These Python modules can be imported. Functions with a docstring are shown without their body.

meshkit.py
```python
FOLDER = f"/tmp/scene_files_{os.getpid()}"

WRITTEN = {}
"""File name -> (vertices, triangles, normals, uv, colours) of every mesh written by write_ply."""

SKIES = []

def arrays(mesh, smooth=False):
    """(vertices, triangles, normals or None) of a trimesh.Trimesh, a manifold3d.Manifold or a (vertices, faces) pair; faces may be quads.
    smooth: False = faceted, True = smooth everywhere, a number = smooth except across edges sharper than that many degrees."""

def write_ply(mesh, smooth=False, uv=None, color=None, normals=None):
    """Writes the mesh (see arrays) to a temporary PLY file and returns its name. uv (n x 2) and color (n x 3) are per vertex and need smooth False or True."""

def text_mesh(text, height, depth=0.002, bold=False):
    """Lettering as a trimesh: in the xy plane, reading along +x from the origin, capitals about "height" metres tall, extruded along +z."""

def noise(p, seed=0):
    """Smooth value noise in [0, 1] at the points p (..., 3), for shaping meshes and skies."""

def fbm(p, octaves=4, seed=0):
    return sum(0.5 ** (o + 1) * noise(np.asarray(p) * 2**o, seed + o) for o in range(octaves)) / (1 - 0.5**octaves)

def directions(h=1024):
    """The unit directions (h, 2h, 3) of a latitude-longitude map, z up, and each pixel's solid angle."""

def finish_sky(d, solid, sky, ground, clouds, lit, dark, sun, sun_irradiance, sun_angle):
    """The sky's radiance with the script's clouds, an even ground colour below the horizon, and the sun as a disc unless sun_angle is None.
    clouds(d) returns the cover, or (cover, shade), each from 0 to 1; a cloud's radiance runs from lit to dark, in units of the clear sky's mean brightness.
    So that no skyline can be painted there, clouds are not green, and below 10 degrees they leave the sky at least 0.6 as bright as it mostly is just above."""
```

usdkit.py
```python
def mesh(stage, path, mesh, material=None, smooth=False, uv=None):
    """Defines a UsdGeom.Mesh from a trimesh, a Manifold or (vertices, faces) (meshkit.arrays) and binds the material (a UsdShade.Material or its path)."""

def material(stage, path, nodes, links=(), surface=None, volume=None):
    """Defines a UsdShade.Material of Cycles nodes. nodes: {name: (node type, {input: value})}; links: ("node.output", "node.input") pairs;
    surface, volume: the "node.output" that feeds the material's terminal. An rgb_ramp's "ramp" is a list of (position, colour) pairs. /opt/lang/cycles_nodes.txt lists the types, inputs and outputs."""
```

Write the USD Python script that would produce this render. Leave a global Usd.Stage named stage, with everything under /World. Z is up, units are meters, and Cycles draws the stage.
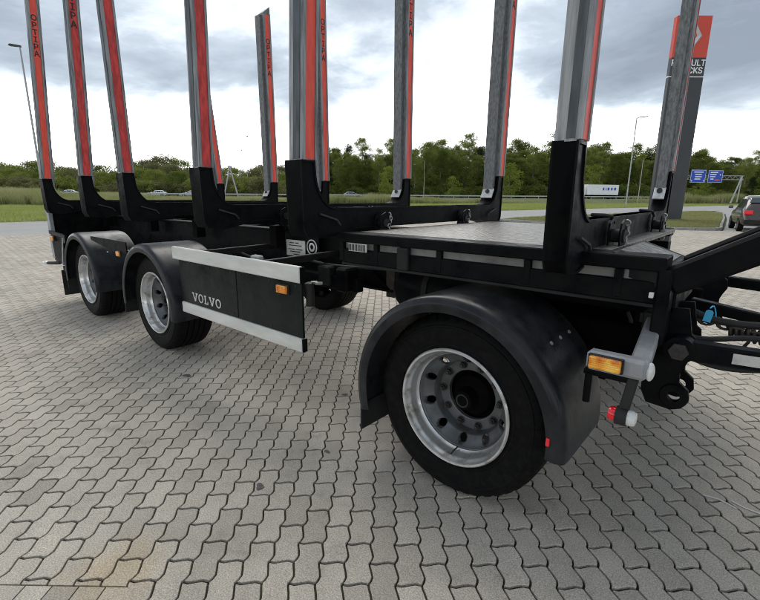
import math, random
import numpy as np, trimesh, usdkit, meshkit, manifold3d
from shapely.geometry import Polygon, box as sbox, LineString, Point
from pxr import Usd, UsdGeom, UsdLux, UsdShade, Sdf, Gf, Vt
from manifold3d import Manifold, CrossSection

stage = Usd.Stage.CreateInMemory()
UsdGeom.SetStageUpAxis(stage, 'Z'); UsdGeom.SetStageMetersPerUnit(stage, 1.0)
world = UsdGeom.Xform.Define(stage, '/World'); stage.SetDefaultPrim(world.GetPrim())
UsdGeom.Scope.Define(stage, '/World/Looks')
rng = np.random.default_rng(7); random.seed(7)
PI = math.pi

# ------------------------------------------------------------------ camera, sky, sun, exposure
CAM = np.array([0.0, -1.766, 1.49]); YAW, PITCH, ROLL, FPX = 0.707, 0.228, 0.006, 444.8
fw = np.array([-math.sin(YAW)*math.cos(PITCH), math.cos(YAW)*math.cos(PITCH), -math.sin(PITCH)])
rt = np.cross(fw, [0, 0, 1]); rt /= np.linalg.norm(rt); up = np.cross(rt, fw)
r2 = rt*math.cos(ROLL)+up*math.sin(ROLL); u2 = -rt*math.sin(ROLL)+up*math.cos(ROLL)
cam = UsdGeom.Camera.Define(stage, '/World/camera')
cam.AddTransformOp().Set(Gf.Matrix4d(*r2, 0, *u2, 0, *(-fw), 0, *CAM, 1))
cam.CreateHorizontalApertureAttr(36.0); cam.CreateVerticalApertureAttr(36.0*808/1024)
cam.CreateFocalLengthAttr(36.0*FPX/760)
cam.CreateExposureAttr(0.82)
FH = np.array([-math.sin(YAW), math.cos(YAW), 0]); RH = np.array([math.cos(YAW), math.sin(YAW), 0])
def place(u, s, z=0.0):
    """A point at depth s in front of where the photographer stood, u across."""
    p = np.array([CAM[0], CAM[1], 0])+s*FH+s*(u-380)/FPX*math.cos(PITCH)*RH
    return np.array([p[0], p[1], z])

sun_h = FH*0.98 + RH*(-0.14); sun_h /= np.linalg.norm(sun_h)
SUN_EL = math.radians(48)
SUN = np.array([*(sun_h[:2]*math.cos(SUN_EL)), math.sin(SUN_EL)])
SUN_ROT = math.atan2(SUN[0], SUN[1])
SKY_STRENGTH = 0.1
sky_mat = usdkit.material(stage, '/World/Looks/sky_clouds', {
    'sky': ('sky_texture', {'sky_type': 'single_scattering', 'sun_disc': False, 'sun_elevation': SUN_EL, 'sun_rotation': SUN_ROT}),
    'geo': ('texture_coordinate', {}),
    'sep': ('separate_xyz', {}),
    'zc': ('math', {'math_type': 'maximum', 'value2': 0.0}),
    'zd': ('math', {'math_type': 'add', 'value2': 0.16}),
    'px': ('math', {'math_type': 'divide'}), 'py': ('math', {'math_type': 'divide'}),
    'vec': ('combine_xyz', {'z': 0.0}),
    'o1': ('vector_math', {'math_type': 'add', 'vector2': (3.1, 1.7, 0)}), 'n1': ('noise_texture', {'scale': 0.85, 'detail': 7.0, 'roughness': 0.55, 'distortion': 0.35}),
    'off': ('vector_math', {'math_type': 'add', 'vector2': (13.7, 4.1, 2.0)}),
    'n2': ('noise_texture', {'scale': 2.1, 'detail': 6.0, 'roughness': 0.6, 'distortion': 0.5}),
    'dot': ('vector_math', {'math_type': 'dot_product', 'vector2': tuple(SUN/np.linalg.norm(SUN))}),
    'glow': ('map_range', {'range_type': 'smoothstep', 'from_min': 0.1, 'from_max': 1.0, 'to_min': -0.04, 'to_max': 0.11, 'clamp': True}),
    'low': ('map_range', {'range_type': 'smoothstep', 'from_min': 0.11, 'from_max': 0.25, 'to_min': 0.26, 'to_max': -0.20, 'clamp': True}),
    'dr': ('vector_math', {'math_type': 'dot_product', 'vector2': tuple(RH)}), 'rr': ('map_range', {'range_type': 'smoothstep', 'from_min': .15, 'from_max': .7, 'to_min': 0.0, 'to_max': -0.17, 'clamp': True}), 'a3': ('math', {'math_type': 'add'}),
    's1': ('math', {'math_type': 'multiply_add', 'value2': 1.7, 'value3': -0.63}),
    's2': ('math', {'math_type': 'multiply_add', 'value2': 0.55}),
    'a1': ('math', {'math_type': 'add'}), 'a2': ('math', {'math_type': 'add'}),
    'cloud': ('rgb_ramp', {'ramp': [(0.0, (1.8, 2.1, 2.5)), (0.25, (2.6, 3.0, 3.5)), (0.42, (3.7, 4.2, 4.75)), (0.54, (5.8, 6.25, 6.7)), (0.66, (10.2, 10.35, 10.4)), (0.85, (14, 14, 13.8)), (1.0, (15.5, 15.3, 15))]}),
    'mix': ('mix_color', {'fac': 0.94, 'use_clamp': False}),
    'bg': ('background_shader', {'strength': SKY_STRENGTH}),
}, [('geo.generated', 'sep.vector'), ('sep.z', 'zc.value1'), ('zc.value', 'zd.value1'), ('sep.x', 'px.value1'), ('sep.y', 'py.value1'),
    ('zd.value', 'px.value2'), ('zd.value', 'py.value2'), ('px.value', 'vec.x'), ('py.value', 'vec.y'), ('vec.vector', 'o1.vector1'), ('o1.vector', 'n1.vector'),
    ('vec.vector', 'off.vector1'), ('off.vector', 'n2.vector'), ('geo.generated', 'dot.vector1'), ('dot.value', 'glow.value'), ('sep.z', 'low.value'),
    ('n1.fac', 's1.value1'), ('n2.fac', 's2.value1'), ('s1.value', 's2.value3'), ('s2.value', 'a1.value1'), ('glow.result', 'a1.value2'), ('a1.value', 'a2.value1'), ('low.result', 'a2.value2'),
    ('geo.generated', 'dr.vector1'), ('dr.value', 'rr.value'), ('a2.value', 'a3.value1'), ('rr.result', 'a3.value2'), ('a3.value', 'cloud.fac'), ('sky.color', 'mix.a'), ('cloud.color', 'mix.b'), ('mix.result', 'bg.color')], surface='bg.background')
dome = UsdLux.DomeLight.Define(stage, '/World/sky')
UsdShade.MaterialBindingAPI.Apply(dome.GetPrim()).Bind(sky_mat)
dome.GetPrim().SetCustomDataByKey('kind', 'structure')
sun = UsdLux.DistantLight.Define(stage, '/World/sun')
sun.CreateIntensityAttr(0.3); sun.CreateAngleAttr(48.0); sun.CreateNormalizeAttr(True); sun.CreateColorAttr(Gf.Vec3f(1.0, 0.96, 0.9))
zax = SUN; xax = np.cross([0, 0, 1], zax); xax /= np.linalg.norm(xax); yax = np.cross(zax, xax)
sun.AddTransformOp().Set(Gf.Matrix4d(*xax, 0, *yax, 0, *zax, 0, 0, 0, 50, 1))

# ------------------------------------------------------------------ helpers
used = {}
def numbered(parent, name):
    k = (parent, name); n = used.get(k, 0); used[k] = n+1
    return f'{parent}/{name}' + (f'_{n:03d}' if n else '')
def path_of(parent):
    return '/World' if parent is None else str(parent.GetPath())
def tag(o, label=None, cat=None, group=None, kind=None):
    for k, v in (('label', label), ('category', cat), ('group', group), ('kind', kind)):
        if v: o.SetCustomDataByKey(k, v)
    return o
def thing(name, label=None, cat=None, loc=(0, 0, 0), rz=0.0, group=None, parent=None, scale=None):
    x = UsdGeom.Xform.Define(stage, numbered(path_of(parent), name))
    x.AddTranslateOp().Set(Gf.Vec3d(*map(float, loc)))
    x.AddRotateZOp().Set(math.degrees(rz))
    if scale is not None: x.AddScaleOp().Set(Gf.Vec3f(*([scale]*3 if np.ndim(scale) == 0 else scale)))
    return tag(x.GetPrim(), label, cat, group)
def dup(src, loc, rz=0.0, label=None, group=None, parent=None, scale=None, name=None):
    was = src.GetCustomData()
    base = name or src.GetName().rstrip('0123456789').rstrip('_')
    o = thing(base, label or was.get('label'), was.get('category'), loc, rz, group or was.get('group'), parent, scale)
    o.GetReferences().AddInternalReference(src.GetPath()); o.SetInstanceable(True)
    return o
class MB:
    def __init__(s): s.m = []
    def add(s, m):
        if hasattr(m, 'to_mesh'):
            k = m.to_mesh(); m = trimesh.Trimesh(np.array(k.vert_properties[:, :3]), np.array(k.tri_verts), process=False)
        s.m.append(m); return s
    def box(s, x0, x1, y0, y1, z0, z1, b=0.004):
        return s.add(cbox(x0, x1, y0, y1, z0, z1, b))
    def beam(s, p, q, w, h, b=0.004, up=(0, 0, 1)): return s.add(beam(p, q, w, h, b, up))
    def tube(s, pts, r, n=8): return s.add(tube(pts, r, n))
    def cyl(s, p, q, r, n=20): return s.add(cyl(p, q, r, n))
    def build(s, name, mat, parent=None, smooth=30, label=None, cat=None, group=None, kind=None):
        m = trimesh.util.concatenate(s.m)
        o = usdkit.mesh(stage, numbered(path_of(parent), name), m, mat, smooth=smooth).GetPrim()
        return tag(o, label, cat, group, kind)
SIGN8 = np.array([[i, j, k] for i in (-1, 1) for j in (-1, 1) for k in (-1, 1)], float)
def cbox(x0, x1, y0, y1, z0, z1, b=0.004):
    c = np.array([(x0+x1)/2, (y0+y1)/2, (z0+z1)/2]); h = np.array([abs(x1-x0), abs(y1-y0), abs(z1-z0)])/2
    if b <= 0:
        return trimesh.Trimesh(*(lambda m: (m.vertices, m.faces))(trimesh.creation.box(2*h, trimesh.transformations.translation_matrix(c))), process=False)
    b = min(b, h.min()*0.45)
    pts = np.vstack([SIGN8*(h-np.array([0 if a == k else b for a in range(3)])) for k in range(3)])
    m = trimesh.convex.convex_hull(pts); m.apply_translation(c); return m
def frame_of(d, upv):
    d = np.asarray(d, float)/np.linalg.norm(d); a = np.cross(upv, d)
    if np.linalg.norm(a) < 1e-6: a = np.cross([1, 0, 0], d)
    a /= np.linalg.norm(a); return d, a, np.cross(d, a)
def beam(p, q, w, h, b=0.004, upv=(0, 0, 1)):
    p, q = np.asarray(p, float), np.asarray(q, float); L = np.linalg.norm(q-p)
    d, a, c = frame_of(q-p, upv)
    m = cbox(0, L, -w/2, w/2, -h/2, h/2, b)
    T = np.eye(4); T[:3, 0], T[:3, 1], T[:3, 2], T[:3, 3] = d, a, c, p
    m.apply_transform(T); return m
def tube(pts, r, n=8):
    pts = np.asarray(pts, float); t = np.gradient(pts, axis=0); t /= np.linalg.norm(t, axis=1, keepdims=True)+1e-12
    rr = np.broadcast_to(r, (len(pts),)); V = []; a = None
    for i in range(len(pts)):
        if a is None:
            a = np.cross(t[i], [0, 0, 1.0]);
            if np.linalg.norm(a) < 1e-3: a = np.cross(t[i], [1.0, 0, 0])
        a = a-t[i]*(a@t[i]); a /= np.linalg.norm(a); bb = np.cross(t[i], a)
        ang = np.arange(n)*2*PI/n
        V.append(pts[i]+rr[i]*(np.cos(ang)[:, None]*a+np.sin(ang)[:, None]*bb))
    V = np.vstack(V); F = []
    for i in range(len(pts)-1):
        for j in range(n):
            k = (j+1) % n; F += [[i*n+j, i*n+k, (i+1)*n+k], [i*n+j, (i+1)*n+k, (i+1)*n+j]]
    e = (len(pts)-1)*n
    for j in range(1, n-1): F += [[0, j+1, j], [e, e+j, e+j+1]]
    return trimesh.Trimesh(V, F, process=False)
def cyl(p, q, r, n=20):
    p, q = np.asarray(p, float), np.asarray(q, float)
    return tube([p, q], r, n)
def spline(pts, n=24):
    from scipy.interpolate import CubicSpline
    pts = np.asarray(pts, float); t = np.r_[0, np.cumsum(np.linalg.norm(np.diff(pts, axis=0), axis=1))]
    return CubicSpline(t, pts)(np.linspace(0, t[-1], n))
def lathe(prof, n=64, closed=True):
    """(r, y) pairs revolved about the y axis."""
    prof = np.asarray(prof, float); k = len(prof); ang = np.arange(n)*2*PI/n
    V = np.stack([np.outer(np.cos(ang), prof[:, 0]), np.broadcast_to(prof[:, 1], (n, k)), np.outer(np.sin(ang), prof[:, 0])], -1).reshape(-1, 3)
    F = []
    for i in range(n):
        i2 = (i+1) % n
        for j in range(k if closed else k-1):
            j2 = (j+1) % k
            F += [[i*k+j, i2*k+j, i2*k+j2], [i*k+j, i2*k+j2, i*k+j2]]
    m = trimesh.Trimesh(V, F, process=False)
    if closed and m.volume < 0: m.invert()
    return m
def ext_yz(poly, x0, x1):
    """Polygon in (y, z) extruded along x."""
    m = trimesh.creation.extrude_polygon(poly, x1-x0, engine='earcut')
    T = np.array([[0, 0, 1, x0], [1, 0, 0, 0], [0, 1, 0, 0], [0, 0, 0, 1.0]]); m.apply_transform(T); return m
def ext_xz(poly, y0, y1):
    """Polygon in (x, z) extruded along y."""
    m = trimesh.creation.extrude_polygon(poly, y1-y0, engine='earcut')
    T = np.array([[1, 0, 0, 0], [0, 0, -1, y1], [0, 1, 0, 0], [0, 0, 0, 1.0]]); m.apply_transform(T); return m
def ext_xy(poly, z0, z1):
    m = trimesh.creation.extrude_polygon(poly, z1-z0, engine='earcut'); m.apply_translation([0, 0, z0]); return m
def text(t, h, origin, right, upv, depth=0.002, bold=True, center=False):
    m = meshkit.text_mesh(t, h, depth, bold)
    if center: m.apply_translation([-m.bounds[:, 0].mean(), 0, 0])
    right, upv = np.asarray(right, float), np.asarray(upv, float)
    T = np.eye(4); T[:3, 0], T[:3, 1], T[:3, 2], T[:3, 3] = right, upv, np.cross(right, upv), origin
    m.apply_transform(T); return m

# ------------------------------------------------------------------ materials
def mat(name, c0, c1=None, scale=6.0, rough=0.5, rough1=None, metallic=0.0, bump=0.0, bscale=60.0, stretch=(1, 1, 1), lo=0.35, hi=0.65, spec=0.5, coat=0.0, detail=5.0, obj=False, bdist=0.01):
    c1 = c1 or c0
    nodes = {'g': ('texture_coordinate' if obj else 'geometry', {}), 'm': ('mapping', {'scale': tuple(stretch)}),
             'n': ('noise_texture', {'scale': scale, 'detail': detail, 'roughness': 0.6}),
             'r': ('rgb_ramp', {'ramp': [(0.0, c0), (lo, c0), (hi, c1), (1.0, c1)]}),
             'p': ('principled_bsdf', {'roughness': rough, 'metallic': metallic, 'specular_ior_level': spec, 'coat_weight': coat})}
    src = 'g.object' if obj else 'g.position'
    links = [(src, 'm.vector'), ('m.vector', 'n.vector'), ('n.fac', 'r.fac'), ('r.color', 'p.base_color')]
    if rough1 is not None:
        nodes['q'] = ('map_range', {'from_min': lo, 'from_max': hi, 'to_min': rough, 'to_max': rough1, 'clamp': True})
        links += [('n.fac', 'q.value'), ('q.result', 'p.roughness')]
    if bump:
        nodes['bn'] = ('noise_texture', {'scale': bscale, 'detail': 3.0})
        nodes['b'] = ('bump', {'strength': bump, 'distance': bdist})
        links += [('m.vector', 'bn.vector'), ('bn.fac', 'b.height'), ('b.normal', 'p.normal')]
    return usdkit.material(stage, '/World/Looks/'+name, nodes, links, surface='p.BSDF')
M = {}
M['black'] = mat('black_paint', (.0025, .0029, .0038), (.007, .007, .0068), 9, .26, .6, bump=.1, bscale=40, spec=.06)
M['black_dusty'] = mat('dusty_black_paint', (.006, .0064, .007), (.022, .021, .018), 4, .42, .7, spec=.2, bump=.15, bscale=40)
M['dark_deep'] = mat('underframe_black', (.0018, .0018, .002), (.005, .0047, .0042), 6, .65, .85, spec=.04)
M['web'] = mat('grey_frame_web', (.19, .185, .17), (.10, .095, .085), 7, .7, .8, lo=.4, hi=.7)  # on the deck rails this grey stands in for light reflected off the ground
M['fender'] = mat('fender_plastic', (.006, .007, .0085), (.020, .021, .0215), 8, .30, .55, bump=.15, bscale=220, lo=.42, hi=.75, bdist=.002, spec=.28)
M['rubber'] = mat('tyre_rubber', (.0025, .0025, .0028), (.010, .0095, .0085), 34, .55, .85, lo=.45, hi=.75, spec=.10, bump=.25, bscale=90, bdist=.004)
M['flap'] = mat('flap_rubber', (.006, .006, .0065), (.014, .014, .014), 5, .55, spec=.35)
M['rim'] = mat('rim_silver', (.62, .62, .61), (.24, .215, .18), 15, .28, .55, metallic=.75, lo=.47, hi=.70, bump=.06, bscale=120, bdist=.003)
M['disc'] = mat('rim_disc_grey', (.12, .128, .132), (.06, .06, .058), 9, .40, .6, metallic=.55, lo=.42, hi=.75)
M['nut'] = mat('nut_dark', (.05, .045, .04), (.02, .02, .02), 60, .55, metallic=.4)
M['alu'] = mat('stake_aluminium', (.30, .31, .31), (.13, .135, .14), 9, .48, .62, metallic=.35, stretch=(5, 5, .35), lo=.42, hi=.66, bump=.1, bscale=70)
M['alu_worn'] = mat('scratched_aluminium', (.185, .19, .19), (.085, .086, .084), 30, .5, .7, metallic=.3, stretch=(2.5, 2.5, .8), lo=.40, hi=.72, bump=.2, bscale=60)
M['alu_shaded'] = mat('stake_shaded_face', (.085, .095, .105), (.05, .055, .06), 8, .42, .6, metallic=.3, stretch=(4, 4, .5))  # facet shading put into the colour: this side mirrors less bright sky
M['red'] = mat('red_reflective_tape', (.88, .095, .05), (.70, .06, .045), 10, .4, .55, stretch=(3, 3, .6), lo=.4, hi=.7)
M['red_worn'] = mat('worn_red_tape', (.72, .06, .045), (.38, .033, .035), 12, .5, .65, stretch=(3, 3, .8), lo=.38, hi=.66)
M['letter'] = mat('black_lettering', (.01, .01, .01), rough=.5)
M['white_rail'] = mat('pale_aluminium_rail', (.62, .62, .58), (.50, .50, .46), 5, .42, .55, metallic=.15, stretch=(.6, 1, 3))
M['board'] = mat('dark_board', (.0035, .0065, .0058), (.008, .0105, .0095), 5, .16, .34, spec=.16, bump=.12, bscale=9, bdist=.02)
M['galv'] = mat('grey_painted_steel', (.33, .335, .34), (.22, .225, .23), 12, .4, .55, metallic=.2)
M['zinc'] = mat('bare_zinc', (.62, .62, .60), (.42, .41, .38), 25, .35, .5, metallic=.6)
M['steel'] = mat('bright_worn_steel', (.55, .53, .50), (.16, .14, .12), 30, .4, .6, metallic=.7)
M['amber'] = usdkit.material(stage, '/World/Looks/amber_lens', {'g': ('geometry', {}), 'v': ('voronoi_texture', {'scale': 130.0, 'randomness': .15}), 'n': ('noise_texture', {'scale': 28.0}), 'r': ('rgb_ramp', {'ramp': [(.3, (.55, .12, .004)), (.5, (.80, .26, .01)), (.68, (.98, .55, .08))]}),
    'b': ('bump', {'strength': .8, 'distance': .006}), 'p': ('principled_bsdf', {'roughness': .12, 'coat_weight': .7})}, [('g.position', 'v.vector'), ('g.position', 'n.vector'), ('n.fac', 'r.fac'), ('r.color', 'p.base_color'), ('v.distance', 'b.height'), ('b.normal', 'p.normal')], surface='p.BSDF')
M['red_lens'] = mat('red_lens', (.75, .01, .02), rough=.15, coat=.6)
M['white_lens'] = mat('white_lens', (.60, .60, .57), rough=.15, coat=.6)
M['white'] = mat('white_paint', (.78, .78, .77), (.70, .70, .69), 2, .4)
M['blue_tag'] = mat('blue_tag_plastic', (.05, .42, .72), rough=.4)
M['rust'] = mat('rusty_steel', (.05, .034, .024), (.022, .019, .017), 25, .75)
M['plate'] = mat('white_plate', (.55, .55, .51), (.42, .42, .38), 12, .5)
M['post'] = mat('galvanised_post', (.42, .43, .43), (.33, .34, .34), 2, .5, metallic=.2)
M['glass'] = usdkit.material(stage, '/World/Looks/car_glass', {'p': ('principled_bsdf', {'base_color': (.02, .025, .028), 'roughness': .06, 'coat_weight': .5})}, [], surface='p.BSDF')
M['orange_red'] = mat('sign_red', (.58, .055, .025), (.54, .05, .025), 1, .35)
M['sign_dark'] = mat('sign_anthracite', (.022, .025, .029), (.03, .033, .037), 1, .4)
M['chrome'] = mat('brushed_emblem', (.62, .63, .64), rough=.25, metallic=.9)
M['blue'] = mat('road_sign_blue', (.012, .055, .42), (.014, .06, .46), 1, .4)
M['bark'] = mat('bark', (.10, .085, .07), (.20, .19, .17), 1.5, .9, stretch=(2, 2, .5))
M['birch'] = mat('pale_bark', (.35, .34, .31), (.16, .15, .13), 3, .9, stretch=(1, 1, .6))
M['asphalt'] = mat('pale_asphalt', (.30, .295, .28), (.26, .255, .245), .6, .9, bump=.2, bscale=30)
M['kerb'] = mat('kerb_concrete', (.30, .295, .275), (.22, .215, .20), 5, .9)
M['soil'] = mat('island_soil', (.10, .11, .04), (.15, .135, .07), 1.2, .95)
M['joint'] = mat('joint_sand', (.040, .034, .023), (.060, .068, .016), 2.6, .95, lo=.52, hi=.66, bump=.3, bscale=200, bdist=.003)
# chequer plate: fine raised studs as relief, dirt as wear
M['chequer'] = usdkit.material(stage, '/World/Looks/chequer_plate', {
    'g': ('geometry', {}), 'm': ('mapping', {'rotation': (0, 0, .785), 'scale': (1, 1, 1)}),
    'v': ('voronoi_texture', {'scale': 34.0, 'randomness': 0.25}),
    'n': ('noise_texture', {'scale': 26.0, 'detail': 6.0, 'roughness': .65}),
    'r': ('rgb_ramp', {'ramp': [(0, (.30, .29, .27)), (.40, (.27, .255, .23)), (.56, (.12, .11, .09)), (1, (.08, .07, .06))]}),
    'b': ('bump', {'strength': .6, 'distance': .006, 'invert': True}),
    'p': ('principled_bsdf', {'roughness': .42, 'metallic': .45})},
    [('g.position', 'm.vector'), ('m.vector', 'v.vector'), ('g.position', 'n.vector'), ('n.fac', 'r.fac'), ('r.color', 'p.base_color'), ('v.distance', 'b.height'), ('b.normal', 'p.normal')], surface='p.BSDF')
# pavers: tone per stone from the mesh, grain, stains with shapes of their own
M['paver'] = usdkit.material(stage, '/World/Looks/concrete_paver', {
    'g': ('geometry', {}), 't': ('attribute', {'attribute': 'tone'}),
    'tr': ('rgb_ramp', {'ramp': [(0, (.345, .312, .268)), (.3, (.420, .380, .326)), (.7, (.462, .420, .362)), (.93, (.495, .452, .395)), (.97, (.40, .355, .285)), (1, (.41, .335, .235))]}),
    'n': ('noise_texture', {'scale': 170.0, 'detail': 3.0, 'roughness': .7}),
    'nr': ('rgb_ramp', {'ramp': [(0, (.30, .30, .30)), (.36, (.66, .66, .65)), (.50, (.98, .98, .98)), (.62, (1.25, 1.25, 1.24)), (.74, (1.75, 1.74, 1.70)), (1, (2.0, 2.0, 1.95))]}),
    'w': ('noise_texture', {'scale': .45, 'detail': 4.0, 'roughness': .55}),
    'wr': ('rgb_ramp', {'ramp': [(0, (.80, .82, .80)), (.4, (.90, .91, .90)), (.6, (1.03, 1.01, 1.0)), (1, (1.10, 1.05, 1.02))]}),
    'sd': ('vector_math', {'math_type': 'distance', 'vector2': (-1.80, -1.30, 0)}), 'sn': ('noise_texture', {'scale': 9.0, 'detail': 4.0}), 'sa': ('math', {'math_type': 'multiply_add', 'value2': .22}), 'sm': ('map_range', {'range_type': 'smoothstep', 'from_min': .16, 'from_max': .36, 'to_min': 1.0, 'to_max': 0.0, 'clamp': True}), 'm4': ('mix_color', {'blend_type': 'multiply', 'b': (1.0, .92, .79), 'use_clamp': False}),
    's': ('noise_texture', {'scale': 4.0, 'detail': 8.0, 'roughness': .72}),
    'sr': ('rgb_ramp', {'ramp': [(0, (.62, .61, .58)), (.30, (.66, .65, .62)), (.43, (.95, .94, .92)), (.56, (1.05, 1.04, 1.02)), (.7, (1.2, 1.18, 1.14)), (1, (1.25, 1.22, 1.16))]}),
    'm1': ('mix_color', {'blend_type': 'multiply', 'fac': 1.0, 'use_clamp': False}), 'm2': ('mix_color', {'blend_type': 'multiply', 'fac': 1.0, 'use_clamp': False}),
    'm3': ('mix_color', {'blend_type': 'multiply', 'fac': .85, 'use_clamp': False}),
    'b': ('bump', {'strength': .35, 'distance': .002}),
    'p': ('principled_bsdf', {'roughness': .88, 'specular_ior_level': .3})},
    [('t.fac', 'tr.fac'), ('g.position', 'n.vector'), ('n.fac', 'nr.fac'), ('g.position', 'w.vector'), ('w.fac', 'wr.fac'), ('g.position', 's.vector'), ('s.fac', 'sr.fac'),
     ('tr.color', 'm1.a'), ('nr.color', 'm1.b'), ('m1.result', 'm2.a'), ('wr.color', 'm2.b'), ('m2.result', 'm3.a'), ('sr.color', 'm3.b'), ('g.position', 'sd.vector1'), ('g.position', 'sn.vector'), ('sn.fac', 'sa.value1'), ('sd.value', 'sa.value3'), ('sa.value', 'sm.value'), ('sm.result', 'm4.fac'), ('m3.result', 'm4.a'), ('m4.result', 'p.base_color'),
     ('n.fac', 'b.height'), ('b.normal', 'p.normal')], surface='p.BSDF')
M['oil'] = mat('oil_spot', (.035, .034, .032), (.09, .085, .08), 60, .6)
M['smear'] = mat('white_smear', (.52, .51, .48), rough=.8)
def leafmat(name, a, b, c, scale=.25):
    return usdkit.material(stage, '/World/Looks/'+name, {
        'g': ('geometry', {}), 'n': ('noise_texture', {'scale': scale, 'detail': 4.0, 'roughness': .7}),
        'r': ('rgb_ramp', {'ramp': [(.25, a), (.5, b), (.75, c)]}),
        'd': ('diffuse_bsdf', {}), 't': ('translucent_bsdf', {}), 'x': ('mix_closure', {'fac': .42})},
        [('g.position', 'n.vector'), ('n.fac', 'r.fac'), ('r.color', 'd.color'), ('r.color', 't.color'), ('d.BSDF', 'x.closure1'), ('t.BSDF', 'x.closure2')], surface='x.closure')
M['leaf_dark'] = leafmat('leaf_dark', (.070, .098, .025), (.125, .158, .038), (.20, .225, .06))
M['leaf_mid'] = leafmat('leaf_mid', (.125, .155, .037), (.185, .215, .052), (.255, .275, .08))
M['leaf_pale'] = leafmat('leaf_pale', (.12, .16, .03), (.17, .21, .04), (.22, .25, .06))
M['leaf_brown'] = leafmat('leaf_brown', (.11, .12, .05), (.165, .165, .075), (.22, .21, .10))
M['needle'] = leafmat('needle', (.016, .03, .014), (.028, .045, .02), (.04, .06, .027))
M['grass'] = leafmat('grass_blade', (.27, .32, .09), (.34, .38, .12), (.40, .41, .18), .15)
M['island_grass'] = leafmat('island_grass_blade', (.21, .23, .085), (.28, .285, .12), (.36, .34, .18), .35)
M['tall_grass'] = leafmat('tall_grass_blade', (.20, .24, .085), (.32, .33, .15), (.45, .41, .25), .12)
M['meadow'] = mat('meadow_ground', (.075, .105, .024), (.12, .12, .045), .18, .95)
print('materials done')
# ------------------------------------------------------------------ ground, road, pavement
def sheet(name, poly, z, m, parent=None, kind='structure', label=None, tri=None):
    g = trimesh.creation.triangulate_polygon(poly, engine='earcut')
    v = np.c_[g[0], np.full(len(g[0]), z)]; f = np.array(g[1])
    n = np.cross(v[f[:, 1]]-v[f[:, 0]], v[f[:, 2]]-v[f[:, 0]])[:, 2]; f[n < 0] = f[n < 0][:, ::-1]
    o = usdkit.mesh(stage, numbered(path_of(parent), name), (v, f), m).GetPrim()
    return tag(o, label, None, None, kind)
nb = 90
gx = np.sign(np.linspace(-1, 1, nb))*np.abs(np.linspace(-1, 1, nb))**2.2*1500
GX, GY = np.meshgrid(gx, gx+40, indexing='ij')
dist = np.hypot(GX, GY)
far = np.clip((dist-90)/120, 0, 1)
GZ = -0.07+far*meshkit.fbm(np.stack([GX/60, GY/60, 0*GX], -1), 3, 3)*.8-far*.3
idx = np.arange(nb*nb).reshape(nb, nb)
q = np.stack([idx[:-1, :-1], idx[1:, :-1], idx[1:, 1:], idx[:-1, 1:]], -1).reshape(-1, 4)
tag(usdkit.mesh(stage, '/World/ground', (np.stack([GX, GY, GZ], -1).reshape(-1, 3), q), M['meadow'], smooth=True).GetPrim(), kind='structure')

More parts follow.
